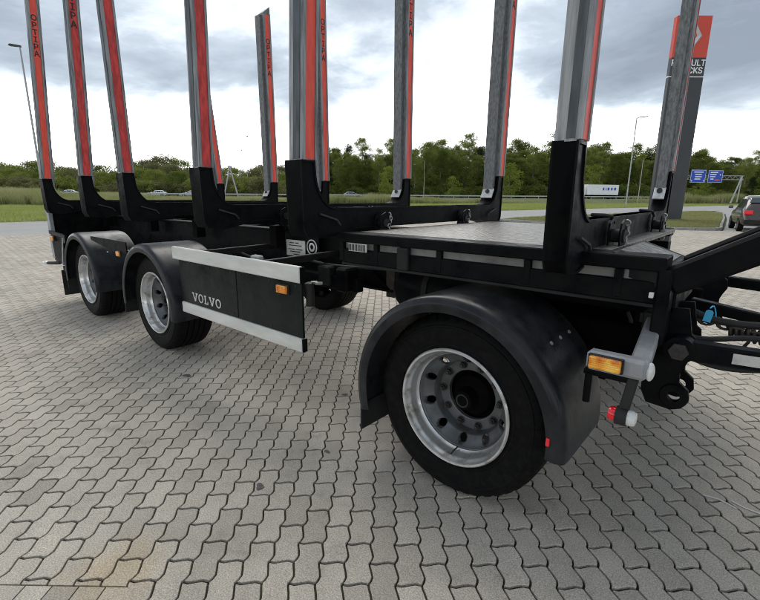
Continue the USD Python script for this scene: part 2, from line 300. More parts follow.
# the side road runs past behind the parking place
near0, neard = np.array([-21.4, 2.0]), np.array([.262, 1.0]); far0, fard = np.array([-32.0, 4.0]), np.array([.195, 1.0])
NE = lambda y: near0+neard*(y-near0[1]); FE = lambda y: far0+fard*(y-far0[1])
road_poly = Polygon([NE(-60), NE(30), NE(70)-[1.5, 0], NE(170)-[7, 0], FE(170), FE(60), FE(-60)])
sheet('road', road_poly, -.012, M['asphalt'])
island = Polygon([(-13.3, 25.9), (-10, 25.0), (-7.3, 24.4), (-4.2, 24.1), (-2.4, 24.5), (-1.6, 25.3), (-1.9, 30), (-2.4, 40), (-3.4, 55), (-5.4, 62), (-8.2, 52), (-11.0, 40), (-12.9, 31)])
parking = Polygon([(-1.5, 25.1), (30, 25.1), (30, 80), (-4.6, 80), (-5.0, 64), (-3.2, 55), (-2.2, 40), (-1.7, 30)])
sheet('parking_ground', parking, -.008, M['asphalt'])
pave_poly = Polygon([NE(-14)+[.05, 0], (16, -14), (16, 25.1), (-1.5, 25.1), (-2.4, 24.4), (-4.2, 24.0), (-7.3, 24.3), (-10, 24.9), (-13.4, 25.8), (-13.4, 31), NE(32)+[.05, 0]])
sheet('joint_bed', pave_poly, -.0125, M['joint'])

# pavement of interlocking wave pavers
c_dir = np.array([-.640, .768]); e_dir = np.array([.768, .640]); PL, PW = .2115, .1056
P0 = np.array([-1.165, -.704])
def paver_outline(kx, gap=.005, level=0):
    S = {0: [(0, 0), (.13, .6), (.33, 1.0), (.60, .62), (.85, .15)], 1: [(0, 0), (.3, 1.0), (.65, .5)], 2: [(0, 0), (.35, 1.0)]}[level]
    A, B = .0150, .0060
    side = [((h+s)*PL/2, A*a) for h in (0, 1) for s, a in S]+[(PL, 0)]
    ends = {0: [(.25, -B), (.5, .1*B), (.75, B)], 1: [(.27, -B), (.73, B)], 2: []}[level]
    left = [(a, v) for v, a in side]; right = [(a+PW, v) for v, a in side]
    pts = left+[(t*PW, PL+w) for t, w in ends]+right[::-1]+[(t*PW, w) for t, w in ends[::-1]]
    pts = [(a_, (v_-PL/2)*(1-.0045/PL)+PL/2) for a_, v_ in pts]
    pg = Polygon(pts).buffer(-gap, join_style=2)
    return np.array(pg.exterior.coords)[:-1]
def paver_template(level):
    o = paver_outline(0, .0043, level)
    if Polygon(o).exterior.is_ccw is False: o = o[::-1]
    inn = np.array(Polygon(o).buffer(-.0022, join_style=2, mitre_limit=3).exterior.coords)[:-1]
    if Polygon(inn).exterior.is_ccw is False: inn = inn[::-1]
    if len(inn) != len(o):
        c = o.mean(0); inn = c+(o-c)*.955
    else:
        k = np.argmin(np.linalg.norm(inn-o[0], axis=1)); inn = np.roll(inn, -k, axis=0)
    n = len(o); tv, tf = trimesh.creation.triangulate_polygon(Polygon(inn), engine='earcut')
    tv = np.asarray(tv)[:, :2]; from_ = [int(np.argmin(np.linalg.norm(inn-x, axis=1))) for x in tv]
    tf = np.array([[from_[i] for i in t] for t in tf])
    a = inn[tf]; cr = (a[:, 1, 0]-a[:, 0, 0])*(a[:, 2, 1]-a[:, 0, 1])-(a[:, 1, 1]-a[:, 0, 1])*(a[:, 2, 0]-a[:, 0, 0]); tf[cr < 0] = tf[cr < 0][:, ::-1]
    V = np.vstack([np.c_[inn, np.zeros(n)], np.c_[o, np.full(n, -.0014)], np.c_[o, np.full(n, -.0122)]])
    if level == 2: V = np.vstack([np.c_[inn, np.zeros(n)], np.c_[o, np.full(n, -.0122)]])
    F = [tf]
    for r in range(len(V)//n-1):
        i = np.arange(n); j = (i+1) % n
        F += [np.stack([r*n+i, (r+1)*n+i, (r+1)*n+j], 1), np.stack([r*n+i, (r+1)*n+j, r*n+j], 1)]
    return V, np.vstack(F)
TEMPL = [paver_template(l) for l in (0, 1, 2)]
ks = np.arange(-330, 330); js = np.arange(-160, 160)
K, J = np.meshgrid(ks, js, indexing='ij'); K, J = K.ravel(), J.ravel()
U = K*PW-PW/2; Vv = J*PL+(K % 2)*PL/2
org = P0+U[:, None]*e_dir+Vv[:, None]*c_dir
ctr = org+PW/2*e_dir+PL/2*c_dir
d3 = np.c_[ctr, np.zeros(len(ctr))]-CAM
depth = d3@fw; sx = 380+FPX*(d3@r2)/np.maximum(depth, .05); lateral = np.abs(d3@r2)
keep = (depth > .25) & (lateral < depth*.98+1.1) & (depth < 30)
from shapely import contains_xy
keep &= contains_xy(pave_poly.buffer(.05), ctr[:, 0], ctr[:, 1])
sy = 300-FPX*(d3@u2)/np.maximum(depth, .05)
tone = np.clip(rng.beta(2.2, 2.2, len(ctr))*.92, 0, .92)
uvl = lambda pts: np.stack([(pts-P0)@e_dir, (pts-P0)@c_dir], -1)
cut_v = uvl(np.array([-1.9085, -1.4985]))[1]; cut_u = uvl(np.array([-1.735, -1.375]))[0]
keep[(uvl(ctr)[:, 1] < cut_v-PL/2) & (uvl(ctr)[:, 0] < cut_u)] = False
order = np.where(keep)[0]; order = order[np.argsort(depth[order])]
inframe = (sx > -8) & (sx < 768) & (sy > 0) & (sy < 612)
pav = UsdGeom.Xform.Define(stage, '/World/pavement').GetPrim(); tag(pav, kind='structure')
def add_mesh(path, V, F, T, m):
    o = usdkit.mesh(stage, path, (V, F), m)
    UsdGeom.PrimvarsAPI(o).CreatePrimvar('tone', Sdf.ValueTypeNames.FloatArray, 'vertex').Set(Vt.FloatArray.FromNumpy(np.asarray(T, np.float32)))
    return o.GetPrim()
def poly_piece(pg, depth_z=.0122):
    pg = pg.buffer(0)
    if pg.is_empty or pg.area < 2e-4: return None
    if pg.geom_type != 'Polygon': pg = max(pg.geoms, key=lambda x: x.area)
    return ext_xy(pg, -depth_z, 0)
stain = [(-1.93, -1.50), (-1.80, -1.27), (-1.70, -1.20), (-1.86, -1.36)]
def placed_paver(i, lvl):
    V, F = TEMPL[lvl]; a = V[:, :2]
    P = org[i]+a[:, :1]*e_dir+a[:, 1:]*c_dir
    dz = (rng.random()-.5)*.0022; tx, ty = (rng.random(2)-.5)*.010
    z = V[:, 2]+dz+(a[:, 0]-PW/2)*tx*1.6+(a[:, 1]-PL/2)*ty
    return np.c_[P, z], F
n_named = 0; BV, BF, BT, base = [], [], [], 0
for i in order:
    lvl = 0 if depth[i] < 5.0 else 1 if depth[i] < 9.5 else 2
    V, F = placed_paver(i, lvl); cu, cv = uvl(ctr[i])
    if cu < cut_u+PW*.3 and cv-PL*.62 < cut_v < cv+PL*.62:
        a = uvl(V[:, :2]); o = Polygon(a[len(TEMPL[0][0])//3:2*len(TEMPL[0][0])//3])
        pc = poly_piece(o.buffer(0).intersection(sbox(-99, cut_v+.003, 99, 99)))
        if pc is None: continue
        u_, v_ = pc.vertices[:, 0], pc.vertices[:, 1]
        V = np.c_[P0+u_[:, None]*e_dir+v_[:, None]*c_dir, pc.vertices[:, 2]]; F = pc.faces
    t = tone[i]
    if n_named < 300 and inframe[i]:
        add_mesh('/World/pavement/paver'+(f'_{n_named:03d}' if n_named else ''), V, F, np.full(len(V), t), M['paver']); n_named += 1
    else:
        BV.append(V); BF.append(F+base); BT.append(np.full(len(V), t)); base += len(V)
for k in range(-1, 8):       # straight-sided stones below the saw cut
    u1 = cut_u-k*PW-.002; V = ext_xy(sbox(u1-PW+.006, cut_v-.20, u1, cut_v-.004), -.0122, 0); u_, v_ = V.vertices[:, 0], V.vertices[:, 1]
    BV.append(np.c_[P0+u_[:, None]*e_dir+v_[:, None]*c_dir, V.vertices[:, 2]]); BF.append(np.array(V.faces)+base); base += len(V.vertices)
    BT.append(np.full(len(V.vertices), rng.random()*.8))
tag(add_mesh('/World/pavement/paver_field', np.vstack(BV), np.vstack(BF), np.concatenate(BT), M['paver']), kind='stuff')
print('pavers', len(order), 'tris', sum(map(len, BF)))
def blot(name, xy, r, m, label, cat, z=.0025, seed=0, group=None):
    a = np.linspace(0, 2*PI, 26)[:-1]; g = np.random.default_rng(seed)
    rr = r*(1+.25*np.sin(2*a+g.random()*6)+.15*np.sin(3*a+g.random()*6)+.08*g.standard_normal(25))
    c = trimesh.creation.extrude_polygon(Polygon(np.c_[xy[0]+rr*np.cos(a), xy[1]+.8*rr*np.sin(a)]), .0012, engine='earcut'); c.apply_translation([0, 0, z])
    return MB().add(c).build(name, m, None, False, label, cat, group)
blot('oil_spot', (-1.812, -.608), .026, M['oil'], 'large round black oil spot on the pavers in the lower middle foreground', 'stain', seed=1)
blot('oil_spot', (-1.79, -.151), .017, M['oil'], 'small black oil spot on the pavers left of the front mudguard flap', 'stain', seed=2)
blot('oil_spot', (-3.537, -.142), .035, M['oil'], 'black oil spot on the pavers in front of the middle wheel', 'stain', seed=3)
blot('oil_spot', (-2.267, .479), .022, M['oil'], 'small dark oil spot on the pavers below the end of the lettered side board', 'stain', seed=4)
sm = LineString([(-.03, .85), (.03, .86), (.07, .845), (.10, .83)]).buffer(.006).union(LineString([(.085, .885), (.13, .865), (.20, .86), (.3, .87)]).buffer(.006))
MB().add(trimesh.util.concatenate([ext_xy(g, .0025, .0035) for g in sm.geoms])).build('paint_smear', M['smear'], None, False, 'thin white curved paint smear on the pavers at the right edge', 'stain')

# grass island with kerb stones
isl = trimesh.creation.extrude_polygon(island.buffer(-.12), .17, engine='earcut'); isl.apply_translation([0, 0, -.07])
tag(usdkit.mesh(stage, '/World/grass_island', isl, M['soil']).GetPrim(), kind='structure')
kerb = UsdGeom.Xform.Define(stage, '/World/kerb').GetPrim(); tag(kerb, kind='structure')
ring = island.exterior if island.exterior.is_ccw else island.exterior.reverse()
s = 0.0
while s < ring.length-.3:
    a, b_ = np.array(ring.interpolate(s+.008).coords[0]), np.array(ring.interpolate(min(s+.992, ring.length)).coords[0])
    MB().add(beam([*a, .03], [*b_, .03], .12, .2, .012)).build('kerb_stone', M['kerb'], kerb, 30); s += 1.0

# motorway on a low bank behind the meadow
mA, mB = place(-260, 84)[:2], place(1100, 176)[:2]; md = (mB-mA)/np.linalg.norm(mB-mA); mn = np.array([-md[1], md[0]])
if mn@FH[:2] < 0: mn = -mn
mA, mB = mA-md*120, mB+md*250
prof = [(-9, -.3), (-2.5, 1.12), (0, 1.2), (24, 1.2), (28, .4), (40, -.3)]
V = []; F = []
for e in (mA, mB):
    for o_, z in prof: V.append([*(e+mn*o_), z])
for i in range(len(prof)-1): F.append([i, i+6, i+7, i+1])
F = np.array(F); tag(usdkit.mesh(stage, '/World/motorway_bank', (np.array(V), F), M['meadow']).GetPrim(), kind='structure')
def along(t, off=0.0, z=0.0): return np.array([*(mA+md*t+mn*off), z])
mL = np.linalg.norm(mB-mA)
sheet('motorway', Polygon([along(0, .3)[:2], along(mL, .3)[:2], along(mL, 23)[:2], along(0, 23)[:2]]), 1.22, M['asphalt'])
gr = thing('guard_rail', 'long low steel guard rail along the near side of the motorway', 'guard rail')
b = MB(); b.box(0, mL, -.04, .04, 1.72, 2.0, .01)
o = b.build('rail', M['post'], gr); 
pm = MB()
for t in np.arange(0, mL, 4.0): pm.box(t-.05, t+.05, .05, .15, 1.15, 1.95, 0)
pm.build('post', M['post'], gr, False, kind='stuff')
x = UsdGeom.Xformable(gr); x.ClearXformOpOrder(); gr.RemoveProperty('xformOp:translate'); gr.RemoveProperty('xformOp:rotateZ')
x = UsdGeom.Xform(gr); x.AddTranslateOp().Set(Gf.Vec3d(*map(float, along(0, .0)))); x.AddRotateZOp().Set(math.degrees(math.atan2(md[1], md[0])))
# ------------------------------------------------------------------ the timber trailer
tr = thing('timber_trailer', 'black drawbar timber trailer with tall grey and red stakes parked on the pavers', 'trailer')
XF, XM, XR, ZH = -1.049, -4.41, -6.311, .469
TW = 2.5
STX = [-7.37, -5.85, -4.70, -3.30, -2.14, -.632]

# wheels: tyre with grooved tread, dished rim with hand holes, nuts, hub
def make_wheel(loc):
    w = thing('wheel', parent=tr, loc=loc)
    g_ = lambda y: [(.476, y-.007), (.463, y-.005), (.463, y+.005), (.476, y+.007)]
    prof = [(.285, .040), (.292, .026), (.302, .022), (.315, .020), (.318, .0165), (.326, .0165), (.330, .019), (.352, .013), (.385, .009), (.410, .0105), (.413, .007), (.421, .008), (.424, .012), (.446, .020), (.458, .032), (.4695, .045), (.474, .058)]
    prof += sum([g_(y) for y in (.115, .17, .225, .28)], [])
    prof += [(.474, .337), (.4695, .350), (.446, .375), (.385, .386), (.30, .37), (.285, .35)]
    tl = lathe(prof, 192); vv = np.array(tl.vertices); r_ = np.hypot(vv[:, 0], vv[:, 2]); seg = np.arange(len(vv))//len(prof)
    notch = (seg % 4 == 0) & (r_ > .455) & ((vv[:, 1] < .07) | (vv[:, 1] > .33)); f_ = np.where(notch, (r_-.008)/r_, 1.0); vv[:, 0] *= f_; vv[:, 2] *= f_; tl.vertices = vv
    MB().add(tl).build('tyre', M['rubber'], w, 28)
    barrel = [(.293, .034), (.304, .022), (.3055, .012), (.300, .006), (.291, .008), (.286, .018), (.283, .030), (.276, .036), (.272, .050), (.270, .076), (.263, .090), (.256, .098), (.262, .120), (.272, .110), (.282, .060), (.292, .050)]
    MB().add(lathe(barrel, 96)).build('rim', M['rim'], w, 40)
    dp = [(.258, .0985), (.252, .112), (.244, .124), (.230, .138), (.205, .157), (.197, .167), (.193, .190), (.190, .212), (.142, .212), (.136, .216), (.134, .235), (.150, .230), (.190, .232), (.202, .220), (.206, .185), (.214, .172), (.236, .154), (.250, .140), (.258, .120)]
    d = lathe(dp, 96); d.merge_vertices()
    disc = Manifold(manifold3d.Mesh(np.asarray(d.vertices, np.float32), np.asarray(d.faces, np.uint32)))
    if disc.volume() < 0 or disc.is_empty():
        d.invert(); disc = Manifold(manifold3d.Mesh(np.asarray(d.vertices, np.float32), np.asarray(d.faces, np.uint32)))
    for k in range(10):
        a = 2*PI*(k+.5)/10; e = CrossSection.circle(.0225, 20).scale((1.0, 1.05)).extrude(.14).rotate((-90, 0, 0)).rotate((0, -math.degrees(a)-90, 0)).translate((.2215*math.cos(a), .08, .2215*math.sin(a)))
        disc = disc-e
    MB().add(disc).build('rim_disc', M['disc'], w, 35)
    for k in range(10):
        a = 2*PI*k/10; c = np.array([.1675*math.cos(a), 0, .1675*math.sin(a)])
        n = MB(); n.cyl(c+[0, .213, 0], c+[0, .207, 0], .021, 16); n.cyl(c+[0, .208, 0], c+[0, .188, 0], .0165, 6); n.cyl(c+[0, .189, 0], c+[0, .179, 0], .0095, 10)
        n.build('lug_nut', M['nut'], w)
    h = MB(); h.add(lathe([(.0, .118), (.040, .118), (.049, .123), (.052, .135), (.055, .19), (.085, .20), (.105, .215), (.118, .25), (.118, .40), (0, .40)], 40)); h.build('hub', M['dark_deep'], w, 30)
    MB().add(lathe([(.028, .1165), (.036, .1150), (.0365, .121), (.028, .121)], 32)).build('hub_ring', M['flap'], w, 40)
    dr = MB(); dr.add(lathe([(.10, .262), (.205, .262), (.212, .27), (.212, .44), (.10, .44)], 40)); dr.build('brake_drum', M['dark_deep'], w, 30)
    MB().tube([(.0, .03, -.262), (.0, .055, -.255), (.005, .09, -.246)], .0045, 6).build('valve', M['nut'], w, True)
    return w
W0 = make_wheel((XF, 0, ZH))
def wheel_copy(x, far):
    k = numbered(path_of(tr), 'wheel'); xx = UsdGeom.Xform.Define(stage, k)
    xx.AddTranslateOp().Set(Gf.Vec3d(x, TW if far else 0, ZH)); xx.AddRotateZOp().Set(180.0 if far else 0.0)
    yy = xx.AddRotateYOp(); yy.Set(float(rng.random()*360))
    xx.GetPrim().GetReferences().AddInternalReference(W0.GetPath()); xx.GetPrim().SetInstanceable(True)
for x, f in ((XM, 0), (XR, 0), (XF, 1), (XM, 1), (XR, 1)): wheel_copy(x, f)
ax = MB()
for x in (XF, XM, XR):
    MB().cyl((x, .3, ZH), (x, TW-.3, ZH), .075, 20).build('axle', M['dark_deep'], tr, True)

# mudguards
def fender(x, a0, a1, y0, y1, R=.575, flip=False, flap=0.0, flap0=0.0, dx=0.0, dz=0.0, bolts=True):
    # across profile (y, r): rolled outer lip, bead, shoulder, crown
    pr = [(y0+.004, R-.075), (y0, R-.060), (y0, R-.034), (y0+.004, R-.026), (y0+.007, R-.020), (y0+.012, R-.008), (y0+.026, R+.001), (y0+.060, R+.004), (y1-.05, R+.004), (y1-.012, R-.004), (y1, R-.02),
          (y1-.006, R-.024), (y1-.016, R-.012), (y1-.05, R-.004), (y0+.060, R-.004), (y0+.030, R-.008), (y0+.018, R-.016), (y0+.008, R-.036), (y0+.008, R-.060), (y0+.010, R-.075)]
    pr = np.array(pr); k = len(pr); th = np.radians(np.linspace(a0, a1, 56)); V = np.stack([x+dx+np.outer(np.cos(th), pr[:, 1]), np.broadcast_to(pr[:, 0], (len(th), k)), ZH+dz+np.outer(np.sin(th), pr[:, 1])], -1).reshape(-1, 3)
    F = []
    for i in range(len(th)-1):
        for j in range(k): F += [[i*k+j, (i+1)*k+j, (i+1)*k+(j+1) % k], [i*k+j, (i+1)*k+(j+1) % k, i*k+(j+1) % k]]
    c = [(i, i+1, k-2-i, k-1-i) for i in range(k//2-1)]
    for base in (0, (len(th)-1)*k):
        for q in c: F += [[base+q[0], base+q[1], base+q[2]], [base+q[0], base+q[2], base+q[3]]]
    m = trimesh.Trimesh(V, F, process=False); m.fix_normals()
    o = MB().add(m).build('mudguard', M['fender'], tr, 40)
    for s_ in (.13, .24, .80, .9) if bolts else ():
        t = math.radians(a0+(a1-a0)*s_)
        for y in ((y0+.20, y0+.31, y0+.43) if s_ == .24 else (y1-.06,)):
            rr = R+.004; p = np.array([x+dx+rr*math.cos(t), y, ZH+dz+rr*math.sin(t)]); d = np.array([math.cos(t), 0, math.sin(t)])
            MB().cyl(p, p+d*.004, .009, 10).build('bolt', M['zinc'], o)
    # rubber flap hanging on from the ends
    for a, L in ((a1, flap), (a0, flap0)):
        if L:
            t = math.radians(a); p = np.array([x+dx+(R-.006)*math.cos(t), 0, ZH+dz+(R-.006)*math.sin(t)])
            MB().box(p[0]-.006, p[0]+.006, y0+.012, y1-.02, p[2]-L, p[2]+.03, .003).build('flap', M['flap'], o)
    return o
fender(XF, -4, 196, -.072, .47, flap=.13)
fender(XM, -8, 188, -.072, .47, flap=.10)
fender(XR, -8, 188, -.072, .47, flap=.10)
for x in (XF, XM, XR): fender(x, -6, 190, TW-.43, TW+.072, bolts=False)
MB().box(XF+.50, XF+.515, -.078, -.068, .50, .535, .002).build('reflector', M['red_lens'], tr)

# bunks with their stakes
RAD = .13
def bunk(x, ztop, zbot, wx, cab_side=1):
    zb = 1.695; OFF = .02 if x > -1 else .045 if x > -4 else .06; bi = min(range(6), key=lambda i: abs(STX[i]-x))
    def half(s):
        Y = lambda y: y-OFF if s > 0 else TW-y+OFF
        pts = [(-.004, zb), (.104, zb)]
        # fillet from the stake foot down to the beam top
        for t in np.linspace(0, 1, 12):
            a = t*PI/2; pts.append((.108+.17*(1-math.cos(a)), ztop+.22*(1-math.sin(a))))
        return [(Y(y), z) for y, z in pts]
    L = half(1); Rr = half(-1)
    bottom = [(TW-.004+OFF, zbot+.05), (TW-.03+OFF, zbot), (TW-.13, zbot-.015), (TW-.42, zbot+.035), (.42, zbot+.035), (.13, zbot-.015), (.03-OFF, zbot), (.004-OFF, zbot+.05)]
    poly = Polygon(L+Rr[::-1]+bottom)
    b = MB()
    core = ext_yz(poly, x-wx/2+.008, x+wx/2-.008); b.add(core)
    rim_ = poly.difference(poly.buffer(-.012)); 
    for g_ in getattr(rim_, 'geoms', [rim_]): b.add(ext_yz(g_, x-wx/2, x+wx/2))
    o = b.build('bunk', M['black'], tr, 30)
    # tapered corner gussets
    for s in (1, -1):
        Y = (lambda y: y-OFF) if s > 0 else (lambda y: TW-y+OFF)
        V = np.array([[x+wx/2-.004, Y(.10), zbot+.02], [x+wx/2-.004, Y(.33), zbot+.06], [x+wx/2-.004, Y(.12), zbot+.16], [x+wx/2+.010, Y(.13), zbot+.05], [x+wx/2-.004, Y(.36), zbot+.12]])
        MB().beam((x+wx/2+.004, Y(.13), zbot+.135), (x+wx/2+.006, Y(.27), zbot+.095), .012, .012, .003).beam((x+wx/2+.005, Y(.27), zbot+.095), (x+wx/2+.004, Y(.30), zbot+.06), .012, .010, .003).build('locking_lever', M['nut'], o, False)
    top = 4.02
    for s in (1, -1):
        Y = (lambda y: y-OFF) if s > 0 else (lambda y: TW-y+OFF)
        h = wx/2
        # hollow-looking aluminium section: flat front, chamfered back corners
        sec = [(h-.004, -.006), (h-.004, .102), (h-.02, .106), (-h*.2, .106), (-h, .090), (-h, .020), (h*.05, -.012), (h-.018, -.012)]
        lean = ((.060, .047, -.004, .036, .050, .022) if s > 0 else (.088, .004, .004, .004, -.016, -.008))[bi]; ZS = 1.69
        V = []
        for z in (ZS, top):
            for a, y in sec: V.append([x+a, Y(y+lean*(z-1.5)), z+(.05*(a-h) if z > 3 else 0)+(.06*(y-.07)/.07*-1 if z > 3 else 0)])
        n = len(sec); F = []
        for j in range(n): F += [[j, (j+1) % n, n+(j+1) % n], [j, n+(j+1) % n, n+j]]
        for j in range(1, n-1): F += [[0, j, j+1], [n, n+j, n+j+1]]
        m = trimesh.Trimesh(np.array(V), F, process=False); m.fix_normals()
        MB().add(m).build('stake', M['alu_worn'] if s < 0 else M['alu'], o, False)
        # outer face strip with its facet shade painted in, flanges beside the tape
        fs = MB()
        def strip(y0, y1, a0, a1, z0, z1):
            VV = []
            for z in (z0, z1):
                for a in (a0, a1):
                    for y in (y0, y1): VV.append([x+a, Y(y+lean*(z-1.5)), z])
            return trimesh.convex.convex_hull(np.array(VV))
        MB().add(strip(.104, .146, -h+.006, -h*.3 if s > 0 else h*.5, 1.50, top-.06)).build('inner_flange', M['alu' if s > 0 else 'alu_worn'], o, False)
        if s > 0:
            MB().add(strip(-.0150, -.008, h*.05+.001, h-.014, 1.70, top-.08)).build('outer_face', M['alu_shaded'], o, False)
        MB().add(strip(-.008, .014, h-.006, h+.006, 1.697, top-.03)).add(strip(.086, .104, h-.006, h+.006, 1.697, top-.05)).build('flange', M['alu'], o, False)
        MB().add(strip(.016, .084, h-.006, h+.001, 1.70, top-.05)).build('reflective_strip', M['red' if (s < 0 or x < -7 or x > -2.5) else 'red_worn'], o, False)
        lt = MB()
        for k, c in enumerate('OPTIPA'):
            z = 3.60-k*.083; mm = text(c, .064, (x+h+.0012, 0, z), (0, 1, 0), (0, 0, 1), .0012, True, True)
            yc = Y(.050+lean*(z-1.5)); mm.apply_translation([0, yc, 0]); lt.add(mm)
        lt.build('lettering', M['letter'], o, False)
        if s < 0:   # bright inner bracket at the foot of the far stakes
            c = MB(); c.add(beam((x-.01, Y(.135), 1.575), (x-.01, Y(.185), 1.485), wx*.8, .012, .003, (0, 1, .4))); c.build('foot_bracket', M['zinc'], o)
            MB().cyl((x-.01, Y(.150), 1.545), (x-.01, Y(.167), 1.552), .02, 10).build('bolt', M['nut'], o)
    return o
BK = [bunk(x, 1.42, 1.25, .15) for x in STX[:5]]+[bunk(STX[5], 1.40, 1.20, .098)]
xb = UsdGeom.Xform(BK[5])     # the foremost bunk stands a little askew
xb.AddTranslateOp(UsdGeom.XformOp.PrecisionDouble, 'pivot').Set(Gf.Vec3d(STX[5], 1.25, 0)); xb.AddRotateZOp().Set(1.3); xb.AddTranslateOp(UsdGeom.XformOp.PrecisionDouble, 'pivot', True)
def tensioner(o, x, y, z, s=1.0):
    # wavy double cheek plates with a ratchet drum and a loose strap of bright chain
    pf = Polygon([(0, 0), (.05, .01), (.085, .05), (.07, .09), (.09, .13), (.06, .17), (.02, .18), (-.03, .16), (-.05, .12), (-.035, .07), (-.05, .03)])
    from shapely import affinity
    pf = affinity.scale(pf, s, s, origin=(0, 0)); b = MB()
    for dx in (0, .05): b.add(ext_yz(affinity.translate(pf, y, z), x+dx, x+dx+.008))
    o2 = b.build('tensioner', M['black'], o, False)
    MB().cyl((x-.005, y+.02*s, z+.10*s), (x+.065, y+.02*s, z+.10*s), .032*s, 14).build('drum', M['black_dusty'], o2)
    ch = MB()
    for k in range(7):
        c = np.array([x+.06+.004*(k % 2), y+.06*s+.012*math.sin(k*1.3), z+.16*s-.025*k]); a = (1, 0, 0) if k % 2 else (0, 1, 0)
        t = trimesh.creation.torus(.013, .0042, 10, 6); t.apply_transform(trimesh.geometry.align_vectors([0, 0, 1], a)); t.apply_translation(c); ch.add(t)
    ch.build('chain', M['steel'], o2, True)
tensioner(BK[5], STX[5]+.055, .58, 1.215); tensioner(BK[5], STX[5]+.055, 1.78, 1.215)
tensioner(BK[4], STX[4]+.078, .62, 1.225, .9); tensioner(BK[4], STX[4]+.078, 1.72, 1.225, .9)
tensioner(BK[3], STX[3]+.078, .66, 1.235, .9); tensioner(BK[3], STX[3]+.078, 1.75, 1.235, .9)
for k, x in ((5, STX[5]), (4, STX[4])):
    for y in (.45, 1.60):
        MB().tube([(x+.0, y, 1.415), (x+.03, y+.10, 1.412), (x+.05, y+.16, 1.405), (x+.062, y+.17, 1.37)], .008, 8).build('hook_rod', M['black_dusty'], BK[k], True)
MB().box(STX[4]-.07, STX[4]+.05, .9, 1.05, 1.225, 1.245).box(STX[4]+.08, STX[4]+.14, .70, .95, 1.228, 1.245, .003).build('lever', M['steel'], BK[4])

# main frame: I-section rails, cross members, deck
def irail(name, x0, x1, y, z0, z1, fw_=.14, tf=.014, tw=.010, m='black', wm=None):
    o = MB().box(x0, x1, y-fw_/2, y+fw_/2, z1-tf, z1, .003).box(x0, x1, y-fw_/2, y+fw_/2, z0, z0+tf, .003).build(name, M[m], tr)
    MB().box(x0+.002, x1-.002, y-tw/2, y+tw/2, z0+tf, z1-tf, 0).build('web', M[wm or m], o, False)
    return o
for y in (.80, 1.70): irail('chassis_rail', -7.72, -2.02, y, .80, 1.20)
for x in (-7.2, -6.9, -5.35, -4.9, -3.75, -3.05, -2.35): MB().box(x-.05, x+.05, .87, 1.63, .86, 1.14, .006).build('cross_member', M['dark_deep'], tr)
for x in STX[:5]:
    for y in (.80, 1.70): MB().box(x-.09, x+.09, y-.10, y+.10, 1.20, 1.235, .004).build('bunk_seat', M['black'], tr)
    for y in (.68, 1.82): MB().box(x-.05, x+.05, y-.05, y+.05, 1.05, 1.235, .006).build('bunk_clamp', M['dark_deep'], tr)
# raised front section with chequered deck
for y, s in ((.27, 1), (2.23, -1)):
    x1 = -.265 if s > 0 else -.53
    o = MB().box(-2.0, x1, y-.065, y+.065, 1.088, 1.176, .005).build('deck_rail', M['black'], tr)
    MB().box(-2.0, x1, y-.072, y+.06, 1.074, 1.0885, .003).build('lower_lip', M['black_dusty'], o)
    MB().box(-1.998, x1-.002, y-.045, y+.045, 1.1755, 1.2155, 0).build('web', M['web'], o, False)
    for x in (-1.72, -1.28, -.80)+((-.42,) if s > 0 else ()):
        MB().box(x-.016, x+.016, y-.068, y+.066, 1.10, 1.2145, .002).build('stiffener', M['black'], o)
    MB().box(-1.55, -1.47, y-.085 if s > 0 else y+.05, y-.05 if s > 0 else y+.085, 1.09, 1.213, .006).build('bracket', M['black_dusty'], o)
    MB().box(-2.02, x1+.005, y-.075, y+.075, 1.2158, 1.272, .005).build('deck_edge', M['black'], o)
MB().box(-1.985, -.50, .34, 2.16, 1.245, 1.270, .002).build('deck_plate', M['chequer'], tr)
MB().box(-2.02, -1.985, .20, 2.30, 1.10, 1.268, .003).build('deck_end_plate', M['black'], tr)
wd = trimesh.convex.convex_hull(np.array([[-.46, y, z] for y in (.24, .88) for z in (1.277, 1.20)]+[[-.265, y, z] for y in (.20, .86) for z in (1.213, 1.15)]))
MB().add(wd).build('sloped_front', M['black_dusty'], tr, False)
n_ = np.array([.06, 0, .235]); n_ /= np.linalg.norm(n_)
MB().add(beam((-.45, .55, 1.277), (-.285, .55, 1.2225), .46, .006, .001)).build('tread_plate', M['chequer'], tr)
MB().box(-.285, -.235, .19, .30, .93, 1.225, .008).build('front_post', M['black'], tr)
MB().box(-.27, -.225, .30, .86, 1.04, 1.185, .006).build('front_beam', M['black'], tr)
MB().box(-.300, -.284, .168, .186, 1.118, 1.140, .002).build('white_mark', M['white_lens'], tr)
# rising support arms at the front
for y in (.255, .79): 
    MB().beam((-.25, y, 1.175), (.62, y, 1.70), .09, .105, .012).build('support_arm', M['black'], tr)
